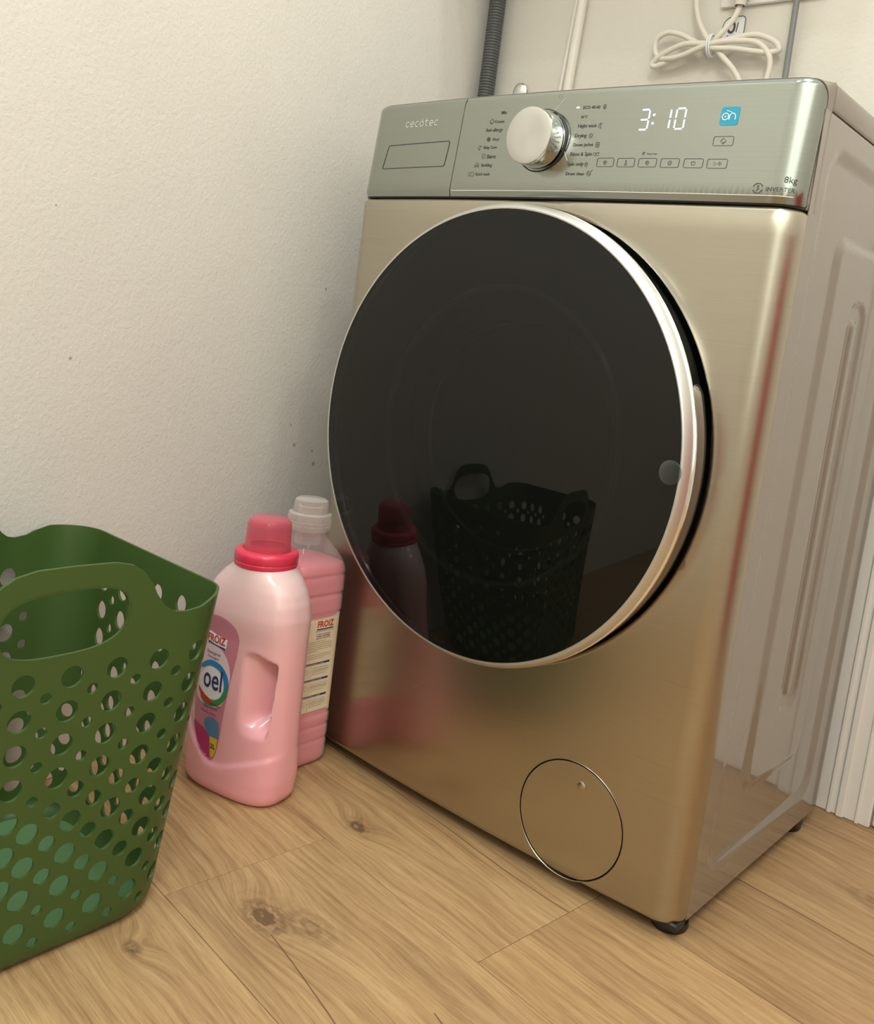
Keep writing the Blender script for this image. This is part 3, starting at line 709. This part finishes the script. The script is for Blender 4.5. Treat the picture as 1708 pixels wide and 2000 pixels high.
# feet
for (x, y) in ((.276, .036), (-.27, .036), (.276, .355), (-.27, .355)):
    f = mesh('foot', *lathe([(.0001, 0), (.019, 0), (.0205, .003), (.0195, .0085), (.012, .010)], (x, y, 0), 'z', 28), M_black, WM)
    mesh('foot_stem', *lathe([(.0075, .0095), (.0085, .011), (.0075, .0125), (.0085, .014), (.0075, .0155), (.0085, .017), (.0085, .021)], (x, y, 0), 'z', 20), M_conduit, f)
mesh('foot_bracket', *bbox(.262, .2965, .0095, .030, .0095, .0185, .002, 1), M_black, WM); mesh('foot_bracket', *bbox(.276, .2965, .338, .362, .006, .0185, .002, 1), M_black, WM)

# ------------------------------------------------------------------ laundry basket
BC = Vector((-.186, -.468, 0))
BK = thing('laundry_basket', 'green plastic laundry basket with round holes, standing beside the pink bottles', 'basket', tuple(BC))
BL = 1.06
def per(f, hx, hy, r):
    """point and arc position on a rounded rectangle, f in [0,1), starts at middle of +x side, goes counter-clockwise"""
    segs = [('l', (hx, 0), (hx, hy - r)), ('a', (hx - r, hy - r), 0), ('l', (hx - r, hy), (-(hx - r), hy)), ('a', (-(hx - r), hy - r), 90), ('l', (-hx, hy - r), (-hx, -(hy - r))), ('a', (-(hx - r), -(hy - r)), 180), ('l', (-(hx - r), -hy), (hx - r, -hy)), ('a', (hx - r, -(hy - r)), 270), ('l', (hx, -(hy - r)), (hx, 0))]
    Ls = [math.dist(s[1], s[2]) if s[0] == 'l' else PI / 2 * r for s in segs]; T = sum(Ls); d = (f % 1.0) * T
    for s, L in zip(segs, Ls):
        if d <= L or s is segs[-1]:
            t = d / L
            if s[0] == 'l': return (s[1][0] + (s[2][0] - s[1][0]) * t, s[1][1] + (s[2][1] - s[1][1]) * t)
            a = math.radians(s[2] + 90 * t); return (s[1][0] + r * math.cos(a), s[1][1] + r * math.sin(a))
        d -= L
def bas(s, z):
    t = z / .315
    hx = .119 + .0235 * t; hy = .137 + .018 * t; r = .062 - .020 * min(t, 1)
    zz = z
    if z < .014: k = 1 - math.sqrt(max(0, 1 - ((.014 - z) / .014) ** 2)); hx -= .012 * k; hy -= .012 * k; r -= .008 * k
    # long sides bulge a little
    x, y = per(s / BL, hx, hy, r)
    wq = max(0, -x / hx) ; x += .24 * max(0, -.395 - (BC.y + y)) * wq      # the wall side follows the slanting wall
    return (BC.x + x, BC.y + y, zz + .0005)
def interp(T, t):
    if t <= T[0][0]: return T[0][1]
    for (a, b), (c, d) in zip(T, T[1:]):
        if t <= c:
            k = (t - a) / (c - a); k = k * k * (3 - 2 * k) * .35 + k * .65; return b + (d - b) * k
    return T[-1][1]
hump = [(0, .358), (.028, .3575), (.043, .354), (.053, .3475), (.062, .336), (.070, .322), (.079, .311), (.088, .306), (.098, .3045), (.112, .306), (.126, .311), (.145, .315)]
def rim(s):
    best = .315
    for c in (0, BL / 2):
        t = abs((s - c + BL / 2) % BL - BL / 2)
        if c: t = t * 1.32
        if t < .145: best = interp(hump, t)
    return best
NB = 360
outl = [(BL * i / 240, .0) for i in range(241)] + [(BL, .357 * k / 20) for k in range(1, 20)] + [(BL * (1 - i / NB), rim(BL * (1 - i / NB))) for i in range(NB + 1)] + [(0, .357 * (1 - k / 20)) for k in range(1, 20)]
SS = -BL * .25            # seam placed on the far short side: middle of the side facing the viewer's left
def shift(s): return s + SS
outl = [(BL * i / 240, .0) for i in range(241)] + [(BL, .315 * k / 20) for k in range(1, 20)] + [(BL * (1 - i / NB), rim(shift(BL * (1 - i / NB)))) for i in range(NB + 1)] + [(0, .315 * (1 - k / 20)) for k in range(1, 20)]
holes = []
szl = {'L': .0093, 'M': .0073, 'S': .0048}
rowsP = [(.263, 'L'), (.233, 'L'), (.2035, 'L'), (.1735, 'L'), (.1440, 'M'), (.1140, 'M'), (.0835, 'M'), (.0520, 'S'), (.0215, 'S')]
rowsS = [(.2485, 'S'), (.2185, 'S'), (.1885, 'S'), (.158, 'M'), (.129, 'L'), (.0985, 'L'), (.068, 'L'), (.037, 'L')]
NC = 28; corners = [(.140 - .045 + .155 - .045) * 0]
def scal(z): return 1
hs = []
for rows_, ph in ((rowsP, 0), (rowsS, .5)):
    for z, k in rows_:
        sp = BL / NC
        for j in range(NC):
            s = ((j + ph) * sp + .0038 * (z - .12) / .14 + .0015) % BL
            kk = k
            if k == 'M' and ph == .5 and (j % 4 == 3): kk = 'S'
            if ph == 0 and k == 'M' and j in (27, 26): kk = 'L'
            hs.append((s, z, szl[kk]))
# short openings in the grips
for c in (0, BL / 2):
    n = 44; pts = []
    for i in range(n):
        a = 2 * PI * i / n; ca_, sa_ = math.cos(a), math.sin(a); e = 2 / 2.9
        pts.append((c - .004 + .0505 * math.copysign(abs(ca_) ** e, ca_), .3105 + .0285 * math.copysign(abs(sa_) ** e, sa_) + .002 * ca_))
    holes.append(pts)
hx0 = .14
cpos = [.113 / BL * 1.0]
def s_at(xr):            # arc position of a point on the +y side
    return min((abs(bas(BL * i / 2000, .28)[0] - BC.x - xr), BL * i / 2000) for i in range(150, 700) if bas(BL * i / 2000, .28)[1] - BC.y > .14)[1]
hs += [(s_at(.018), .2790, .0093), (s_at(.061), .2800, .0090)]
for (s, z, r) in hs:
    x, y, _ = bas(s, z); x -= BC.x; y -= BC.y
    if z > .12 and x < -.094 and y > .105: continue           # the corner by the wall is plain
    if .24 < z < .275 and y > .13 and -.04 < x < .09: continue
    pz = .315 * 0
    loc_sc = (2 * (.119 + .137 + .039 * z / .315)) / (2 * (.119 + .137 + .039))   # keep holes round on the taper
    holes.append([(s + r * .95 / loc_sc * math.cos(2 * PI * i / 22), z + r * 1.03 * math.sin(2 * PI * i / 22)) for i in range(22)])
H2 = []
for h in holes:
    q = [((p[0] - SS) % BL, p[1]) for p in h]
    if max(p[0] for p in q) - min(p[0] for p in q) > BL / 2: continue
    if min(p[0] for p in q) < .002 or max(p[0] for p in q) > BL - .002: continue
    H2.append(q)
V, F = fill(outl, H2, (.0075, .0075))
V3 = [bas(shift(p[0]), p[1]) for p in V]
mesh('basket_wall', *solid(V3, F, .0026, weld=1e-5), M_green, BK, angle=.9)
for c in (0, BL / 2):        # folded lip round each grip opening
    Vl = []; Fl = []; n = 64
    for i in range(n):
        a = 2 * PI * i / n; ca_, sa_ = math.cos(a), math.sin(a); e = 2 / 2.9
        sx, zx = c - .004 + .0505 * math.copysign(abs(ca_) ** e, ca_), .3105 + .0285 * math.copysign(abs(sa_) ** e, sa_) + .002 * ca_
        P0 = Vector(bas(sx, zx)); dn = Vector((-1 if c == 0 else 1, 0, 0)); dep = .0030 + .0065 * max(0, sa_) ** .7
        Vl += [P0 + dn * .0004, P0 + dn * dep]
    for i in range(n): j = (i + 1) % n; q = (2 * i, 2 * i + 1, 2 * j + 1, 2 * j); Fl.append(q if c == 0 else q[::-1])
    mesh('grip_lip', *solid(Vl, Fl, .0016), M_green, BK, angle=.9)
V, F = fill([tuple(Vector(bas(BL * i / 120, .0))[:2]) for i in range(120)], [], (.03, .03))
mesh('basket_floor', *join(([(x, y, .0005) for x, y in V], [f[::-1] for f in F]), ([(x, y, .0030) for x, y in V], F)), mat('lit_green_polypropylene', (.13, .27, .12), .4), BK, label='floor of the basket, green lightened to stand for light falling in')  # overhead light painted in: floor colour lighter than the basket walls

# ------------------------------------------------------------------ pink detergent bottle with grip
c1 = Vector((-.2205, -.1492, 0)); a1 = math.radians(11); ex = Vector((math.cos(a1), math.sin(a1), 0)); ey = Vector((-math.sin(a1), math.cos(a1), 0))
B1 = thing('detergent_bottle', 'milky pink detergent bottle with a raspberry cap and moulded grip', 'bottle', tuple(c1))
prof1 = [(0, .062, .033), (.003, .068, .037), (.010, .0715, .0405), (.03, .0735, .0415), (.06, .0730, .0415), (.10, .0715, .0410), (.15, .0705, .0405), (.20, .0700, .0405), (.225, .0690, .0400), (.242, .0650, .0392), (.256, .0585, .0380), (.268, .0495, .0365), (.277, .0395, .0355), (.283, .0350, .0345), (.290, .0330, .0330)]
def ab(z):
    for p, q in zip(prof1, prof1[1:]):
        if z <= q[0]: t = (z - p[0]) / (q[0] - p[0]); return p[1] + (q[1] - p[1]) * t, p[2] + (q[2] - p[2]) * t
    return prof1[-1][1:]
def zs(x): return .034 + .00 + (.35 * max(0, -x - .018)) ** 1 * 2.2 + max(0, x) * .38
def disp(x, z):
    d = .0035 * sstep(0, .007, z - zs(x)) * (1 - sstep(.19, .225, z))
    # grip: sharp right edge, soft left
    xr = .0570 + (z - .14) * .03; xl = .018
    m_ = sstep(xl, xl + .030, x) * (1 - sstep(xr - .0015, xr + .004, x)) * sstep(.082, .112, z) * (1 - sstep(.174 - max(0, x - .035) * .35, .186 - max(0, x - .035) * .35, z))
    return d + .031 * m_
def s1(th, z):
    a, b = ab(z); n = 2.9 - .9 * sstep(.22, .285, z); c_, s_ = math.cos(th), math.sin(th); e = 2 / n
    x = a * math.copysign(abs(c_) ** e, c_); y = b * math.copysign(abs(s_) ** e, s_)
    if y < 0: y = min(y + disp(x, z) * sstep(0, .010, -y), -.002) if z > .02 else y
    else: y = y - disp(x, z) * .6 * sstep(0, .010, y) if z > .02 else y
    return x, y
def w1(x, y, z): return tuple(c1 + ex * (x + .0060 * sstep(.215, .283, z)) + ey * y + Vector((0, 0, z)))
zsl = [0, .001, .003, .006, .010, .015, .02] + [.02 + .0025 * k for k in range(1, 105)] + [.284, .287, .290]
nT = 200; V = []; F = []
for z in zsl:
    for i in range(nT):
        # even spread around a superellipse
        th = 2 * PI * i / nT; x, y = s1(th, z); V.append(w1(x, y, z))
for k in range(len(zsl) - 1):
    for i in range(nT): j = (i + 1) % nT; F.append((k * nT + i, k * nT + j, (k + 1) * nT + j, (k + 1) * nT + i))
F.append(tuple(range(nT))[::-1])
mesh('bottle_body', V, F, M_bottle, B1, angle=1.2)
cz1 = c1 + ex * .0060
mesh('cap_collar', *lathe([(.0355, .2795), (.0365, .2800), (.0372, .2815), (.0372, .2850), (.0364, .2858), (.0372, .2868), (.0374, .2935), (.0366, .2965), (.0340, .2985), (.0290, .2990), (.0262, .2970)], tuple(cz1), 'z', 64), M_collar, B1, label='raspberry pink screw collar')
mesh('cap_dome', *lathe([(.0272, .2960), (.0268, .3000), (.0262, .3150), (.0256, .3280), (.0245, .3325), (.0220, .3352), (.0170, .3364), (.0001, .3366)], tuple(cz1), 'z', 64), M_cappink, B1, label='translucent pink cap dome')
mesh('inner_spout', *lathe([(.0235, .2905), (.0235, .3030), (.0215, .3045), (.0205, .3030)], tuple(cz1), 'z', 40), M_collar, B1)
def face1(o):
    def fn(x, z):
        a, b = ab(z); n = 2.9 - .9 * sstep(.22, .285, z); q = max(0, 1 - (abs(x) / a) ** n) ** (1 / n); y = -b * q; y = y + disp(x, z) * sstep(0, .010, -y)
        return w1(x, y - o, z)
    return fn
def smooth_poly(P, n=5):
    P = [Vector((*p, 0)) for p in P]; m_ = len(P); out = []
    for i in range(m_):
        a, b, c, d = P[i - 1], P[i], P[(i + 1) % m_], P[(i + 2) % m_]
        for k in range(n):
            t = k / n; v = .5 * ((2 * b) + (-a + c) * t + (2 * a - 5 * b + 4 * c - d) * t * t + (-a + 3 * b - 3 * c + d) * t ** 3); out.append((v.x, v.y))
    return out
lab = smooth_poly([(-.048, .210), (-.022, .2165), (.000, .211), (.0105, .198), (.0095, .175), (.0035, .140), (-.0005, .105), (-.0035, .070), (-.0090, .044), (-.0200, .0410), (-.036, .052), (-.047, .070), (-.056, .11), (-.058, .16), (-.056, .195)])
l1 = put('front_label', fill(lab, [], (.006, .006)), face1(.0003), M_lpink, B1, label='mauve front label with red, navy and blue print')
def lp(name, poly_, mt, o): put(name, fill(poly_, [], (.005, .005)), face1(o), mt, l1)
def lt(s, x, z, wd, mt, o, bold=0, h=None, name='label_text'): put(name, text2d(s, x, z, wd, h, 3, bold), face1(o), mt, l1)
lp('label_print', smooth_poly([(-.050, .178), (-.030, .181), (-.008, .172), (.0030, .150), (-.001, .125), (-.008, .108), (-.030, .104), (-.052, .112), (-.056, .15)]), M_lpale, .0006)
lp('label_print', [(-.040, .1795), (-.0075, .1765), (-.0060, .1905), (-.0385, .1945)], M_whitep, .0009)
lt('FROIZ', -.0235, .1870, .0300, P_red, .0012, .03, .0098, 'shop_name')
lp('label_print', [(-.0375, .1800), (-.0078, .1772), (-.0076, .1795), (-.0373, .1822)], P_navy, .0012)
lt('Detergente', -.0260, .1690, .0230, P_navy, .0010); lt('Detergent', -.0260, .1635, .0190, P_navy, .0010)
lp('label_print', smooth_poly([(-.046, .150), (-.030, .1600), (-.010, .157), (.0018, .142), (.000, .122), (-.010, .111), (-.004, .130), (-.010, .148), (-.028, .1535), (-.044, .146)]), P_blue, .0010)
lp('label_print', smooth_poly([(.0012, .138), (-.001, .120), (-.012, .1085), (-.030, .105), (-.042, .112), (-.028, .110), (-.012, .116), (-.004, .128)]), P_green, .0013)
lp('label_print', smooth_poly([(-.046, .136), (-.030, .152), (-.012, .148), (-.004, .134), (-.010, .118), (-.030, .113), (-.044, .120)]), M_whitep, .0016)
lp('label_print', smooth_poly([(-.047, .123), (-.040, .113), (-.026, .108), (-.020, .112), (-.034, .117)]), P_red, .0019)
lt('oel', -.0225, .1390, .0310, P_navy, .0021, .012, .0260, 'brand_text')
lt('prendas', -.0135, .1085, .0160, P_navy, .0021); lt('Ropa delicada', -.0220, .1030, .0240, P_navy, .0010); lt('Delicate clothes', -.0250, .0965, .0260, P_navy, .0010)
lp('label_print', smooth_poly([(-.030, .083), (-.022, .0915), (-.008, .0895), (-.0045, .078), (-.0055, .069), (-.018, .068)]), P_steel, .0010)
lp('label_print', smooth_poly([(-.050, .078), (-.040, .077), (-.028, .074), (-.016, .064), (-.013, .046), (-.022, .0435), (-.036, .054), (-.047, .070)]), P_mag, .0008)
lp('label_print', [(-.0180, .0690), (-.0052, .0690), (-.0058, .056), (-.0100, .0455), (-.0140, .0450)], P_yel, .0012)
lt('2L', -.0110, .0585, .0085, P_navy, .0015, .03, .0060)

# ------------------------------------------------------------------ clear softener bottle
c2 = Vector((-.2475, -.0600, 0)); B2 = thing('softener_bottle', 'clear square bottle of pink liquid with frosted cap, behind the raspberry-capped one', 'bottle', tuple(c2))
pr2 = [(0, .0340), (.002, .0375), (.006, .0405), (.012, .0420), (.030, .0420), (.0345, .0408), (.037, .0420), (.0495, .0420), (.0535, .0408), (.056, .0420), (.066, .0422), (.0685, .0410), (.072, .0410), (.205, .0410), (.209, .0422), (.226, .0422), (.2305, .0405), (.233, .0422), (.2515, .0422), (.2555, .0408), (.258, .0420), (.266, .0412), (.274, .0385), (.283, .0340), (.292, .0285), (.300, .0235), (.304, .0215), (.318, .0210)]
def r2(z):
    for p, q in zip(pr2, pr2[1:]):
        if z <= q[0]: return p[1] + (q[1] - p[1]) * (z - p[0]) / (q[0] - p[0])
    return pr2[-1][1]
def sec2(z, th, shr=0):
    r = r2(z) - shr; n = 5.5 - 3.5 * sstep(.255, .302, z); c_, s_ = math.cos(th), math.sin(th); e = 2 / n
    return (c2.x + r * math.copysign(abs(c_) ** e, c_), c2.y + r * math.copysign(abs(s_) ** e, s_), z)
def loft2(zl, shr=0, top=False):
    n = 96; V = [sec2(z, 2 * PI * (i + .5) / n, shr) for z in zl for i in range(n)]
    F = [(k * n + i, k * n + (i + 1) % n, (k + 1) * n + (i + 1) % n, (k + 1) * n + i) for k in range(len(zl) - 1) for i in range(n)] + [tuple(range(n))[::-1]]
    if top: F.append(tuple(range((len(zl) - 1) * n, len(zl) * n)))
    return V, F
zz = sorted(set([p[0] for p in pr2] + [.004 * k for k in range(1, 79)]))
b2 = mesh('bottle_body', *loft2(zz), M_pet, B2, angle=1.2, label='clear bottle shell with moulded ribs')
mesh('liquid', *loft2([z + .0012 for z in zz if z < .266] + [.2690], .0012, True), M_liquid, B2, angle=1.0, label='pink liquid')
mesh('cap_collar', *lathe([(.0262, .3080), (.0275, .3085), (.0280, .3100), (.0280, .3150), (.0273, .3158), (.0280, .3166), (.0280, .3200), (.0273, .3208), (.0280, .3216), (.0279, .3262), (.0270, .3290), (.0225, .3305)], tuple(c2), 'z', 56), M_capclear, B2)
mesh('cap_dome', *lathe([(.0222, .3300), (.0217, .3420), (.0205, .3460), (.0170, .3480), (.0001, .3484)], tuple(c2), 'z', 56), M_capclear, B2)
mesh('inner_spout', *lathe([(.0165, .2900), (.0165, .3380), (.0140, .3390)], tuple(c2), 'z', 40), M_capclear, B2)
def face2(o):
    def fn(y, z):       # y is world y on the +x face
        r = r2(z); t = min(.999, abs(y - c2.y) / r); x = r * (1 - t ** 5.5) ** (1 / 5.5); return (c2.x + x + o, y, z)
    return fn
l2 = put('back_label', fill(rrect(c2.y - .0355, c2.y + .0355, .0720, .2045, .001, 2), [], (.0015, .01)), face2(.0003), M_paper, B2, label='cream paper back label with small print')
def t2(s, y, z, wd, mt, bold=0, h=None, o=.0008, name='label_text'): put(name, text2d(s, y, z, wd, h, 2, bold), face2(o), mt, l2)
t2('FROIZ', -.0500, .1932, .0270, P_red, .03, .0088, .0006, 'shop_name')
def bar(y0, y1, z0, z1, mt, o=.0006, name='label_print'): put(name, fill(dense(rrect(y0, y1, z0, z1, min(.0009, (z1 - z0) * .3), 2), .0015)), face2(o), mt, l2)
bar(-.064, -.0365, .1856, .1872, P_navy); bar(-.066, -.036, .1838, .1842, P_navy)
for k, s in enumerate(['SUAVIZANTE CONCENTRADO', 'FABRIC SOFTENER', 'AMACIADOR CONCENTRADO']): t2(s, -.0520, .1800 - .0028 * k, .024 - .002 * (k == 1), P_navy, .02)
words = ['agua', 'lavado', 'ropa', 'prendas', 'dosis', 'tejidos', 'utilizar', 'suave', 'mano', 'lavadora', 'aclarado', 'conservar', 'envase']
def small(z, y0, y1, k=1):
    s = ''
    rnd = random.Random(int(z * 1e5) + k)
    while len(s) < (y1 - y0) / .00062: s += rnd.choice(words) + ' '
    t2(s.strip(), (y0 + y1) / 2, z, (y1 - y0), M_ink, .01)
for k in range(6): small(.1708 - .0026 * k, -.096, -.036 - (.012 if k == 0 else .022 if k == 5 else 0))
for k in range(3): small(.1535 - .0026 * k, -.096, -.036 - .012 * (k == 2), 3)
for zb in (.1410, .1195, .0975):
    bar(-.098, -.0362, zb - .0012, zb + .0014, P_navy)
    t2('MODO DE EMPLEO Y DOSIS', -.062, zb, .030, M_paper, 0, None, .0010)
    for k in range(4): small(zb - .0055 - .0028 * k, -.064, -.038 - .004 * (k == 3), 5)
    for k in range(2): small(zb - .0068 - .0050 * k, -.094, -.070, 7)
    bar(-.0665, -.0663, zb - .0175, zb - .003, M_ink); bar(-.098, -.0362, zb - .0095, zb - .0093, M_ink)

# ------------------------------------------------------------------ things on the back wall
BW = .4577
# drain hose, corrugated
P = [(-.4810 + .0008 * math.sin(k * .02), .4300, .45 + .0016 * k) for k in range(0, 520)]
vh = tube(P, lambda i: .0128 + .0016 * (1 if i % 3 else 0), 18)
hs_ = mesh('drain_hose', *vh, M_hose, None, angle=.4); tag(hs_, 'dark grey corrugated drain hose running up the wall corner', 'hose')
cd = mesh('wall_conduit', *tube([(-.3368, BW - .0042, .75), (-.3368, BW - .0042, 1.0), (-.3300, BW - .0042, 1.10), (-.3255, BW - .0042, 1.17), (-.318, BW - .0042, 1.30)], .0040, 12), M_conduit); tag(cd, 'thin white conduit, left of the thicker one on the back wall', 'conduit', group=None)
cd = mesh('wall_conduit', *tube([(-.3185, BW - .0085, .75), (-.3185, BW - .0085, 1.003), (-.3125, BW - .0085, 1.142), (-.306, BW - .0085, 1.30)], .0082, 16), M_conduit); tag(cd, 'thick white conduit, right of the thin one on the back wall', 'conduit')
sp_ = mesh('supply_pipe', *tube([(.0630, .4425, .70), (.0627, .4425, 1.0), (.0610, .4425, 1.10), (.060, .4425, 1.30)], .0043, 14), M_pipeg); tag(sp_, 'slim dark grey pipe rising behind the right end of the machine', 'pipe')
# chrome stop valve just showing over the machine
VX = -.3845
tv = thing('stop_valve', 'small chrome stop valve peeking over the top of the washing machine', 'valve', (VX, BW, .990))
mesh('valve_body', *lathe([(.0001, 0), (.015, 0), (.015, -.003), (.009, -.004), (.009, -.030), (.0110, -.031), (.0110, -.040), (.0001, -.041)], (VX, BW, .990), 'y', 28), M_chrome, tv)
mesh('valve_handle', *lathe([(.0001, -.0400), (.0125, -.0410), (.0150, -.0450), (.0140, -.0520), (.0090, -.0560), (.0001, -.0570)], (VX, BW, .9905), 'y', 24), M_chrome, tv)
mesh('valve_outlet', *tube([(VX, BW - .030, .985), (VX, BW - .030, .960)], .0075, 16), M_chrome, tv)
# socket plate and plug
sk = thing('wall_socket', 'white wall socket plate at the top edge above the machine', 'socket', (.02, BW, 1.15))
mesh('socket_plate', *bbox(-.0600, .1000, BW - .009, BW, 1.1045, 1.190, .003, 2), M_white, sk)
mesh('socket_well', *lathe([(.0001, -.0092), (.020, -.0092), (.0215, -.0105), (.0225, -.0092)], (.060, BW, 1.148), 'y', 32), M_white, sk)
# cable
pc = thing('power_cable', 'white power cable coiled in loops and tied, hanging from the wall socket', 'cable', (-.055, .43, 1.047))
yc = .4385
cw = [[(-.104, yc + .004, 1.30), (-.101, yc + .004, 1.20), (-.0975, yc + .003, 1.125), (-.088, yc + .002, 1.090), (-.070, yc, 1.062), (-.0555, yc - .003, 1.047), (-.035, yc - .004, 1.028), (-.012, yc - .002, 1.005), (.004, yc, .975), (.01, yc, .93)],
      [(-.0210, yc, 1.112), (-.0225, yc - .002, 1.095), (-.0290, yc - .004, 1.078), (-.045, yc - .006, 1.0585), (-.060, yc - .003, 1.0500), (-.088, yc, 1.0420), (-.125, yc, 1.0300), (-.1500, yc, 1.0240), (-.1545, yc, 1.0300), (-.135, yc - .002, 1.0420), (-.100, yc - .006, 1.0510), (-.0565, yc - .008, 1.0480), (-.025, yc - .006, 1.0520), (.010, yc - .002, 1.0560), (.038, yc + .001, 1.0460), (.0480, yc + .002, 1.0340), (.040, yc + .002, 1.0310), (.020, yc - .003, 1.0310), (-.020, yc - .006, 1.0380), (-.0565, yc - .010, 1.0410), (-.085, yc - .003, 1.0540), (-.110, yc, 1.0670), (-.135, yc, 1.0730), (-.1530, yc, 1.0650), (-.1545, yc + .002, 1.0480), (-.145, yc + .002, 1.0370), (-.1250, yc - .005, 1.0320), (-.100, yc - .008, 1.0340), (-.0565, yc - .012, 1.0450), (-.020, yc - .008, 1.0480), (.015, yc - .004, 1.0440), (.034, yc - .002, 1.0280), (.0390, yc, 1.010), (.036, yc, .985)]]
for i, P in enumerate(cw):
    mesh('cable_run', *tube(catmull(P, 9), .0042, 12), M_cable, pc)
mesh('cable_tie', *join(*[lathe([(.0002, 0)], (0, 0, 0))] * 0, tube([(-.0575 + .0125 * 0 + .0045 * 0, yc - .0045 + .0125 * math.cos(a), 1.0455 + .0155 * math.sin(a)) for a in [2 * PI * k / 24 for k in range(25)]], .0013, 8, False), tube([(-.0540, yc - .0045 + .0125 * math.cos(a), 1.0455 + .0155 * math.sin(a)) for a in [2 * PI * k / 24 for k in range(25)]], .0013, 8, False)), M_whitep, pc, label='thin white tie round the loops')
mesh('plug', *join(lathe([(.0075, -.010), (.0095, .000), (.0150, .012), (.0190, .030), (.0190, .060), (.0001, .060)], (-.0205, yc - .004, 1.108), 'z', 28)), M_cable, pc)
# sticker with dark motif behind the cable
tg_ = thing('wall_sticker', 'small rounded white sticker with a dark motif, behind the tied cable', 'sticker', (-.037, BW - .001, 1.075))
def tgm(x, z): return (x, BW - .0012, z)
so = rrect(-.0540, -.0190, 1.0570, 1.0920, .009, 6, (.006, .013, .006, .013))
mesh('sticker_sheet', *solid([tgm(*p) for p in fill(so)[0]], fill(so)[1], .0008), M_whitep, tg_, smooth=False)
def tg2(x, z): return (x, BW - .0016, z)
put('sticker_print', join(stroke(so, .0012, True), stroke(circ(-.0400, 1.0775, .0050, 16, .0075), .0034, True), stroke([(-.044, 1.066), (-.047, 1.060)], .002), stroke([(-.037, 1.088), (-.034, 1.0900)], .0014), stroke([(-.0315, 1.070), (-.030, 1.0835)], .0016)), tg2, M_ink, tg_)

# unseen cabinet added high on the back wall to shade the wall below
cb = thing('added_shade_cabinet', 'unseen white cabinet added high above the washing machine to shade the back wall', 'cabinet', (-.14, .40, 1.28))
mesh('carcass', *bbox(-.46, .170, .275, BW, 1.28, 2.00, .003, 1), M_white, cb)
for x0, x1 in ((-.458, -.147), (-.143, .168)):
    d_ = mesh('cabinet_door', *bbox(x0, x1, .255, .2745, 1.283, 1.997, .003, 1), M_white, cb)
    mesh('door_knob', *lathe([(.006, 0), (.006, -.012), (.011, -.018), (.0001, -.022)], ((x1 - .03) if x0 < -.3 else x0 + .03, .255, 1.33), 'y', 20), M_chrome, d_)
# added red cloth standing in for the viewer's red clothes mirrored in the metal
tw = thing('red_cloth_stand_in', 'added red cloth on the right-hand wall, standing in for red clothes mirrored in the curved metal', 'towel', (1.22, -.12, .84))
V = []; F = []
for i in range(41):
    for j in range(21):
        y = -.34 + .46 * i / 40; z = .06 + .78 * j / 20; V.append((1.222 + .012 * math.sin(i * .75) * (1 - .5 * j / 20), y, z))
for i in range(40):
    for j in range(20): a = i * 21 + j; F.append((a, a + 1, a + 22, a + 21))
mesh('cloth', *solid(V, F, .005), M_red, tw)
mesh('cloth_rail', *join(tube([(1.222, -.40, .845), (1.222, .18, .845)], .006, 14), tube([(1.25, -.39, .845), (1.222, -.39, .845)], .006, 12), tube([(1.25, .17, .845), (1.222, .17, .845)], .006, 12)), M_chrome, tw)
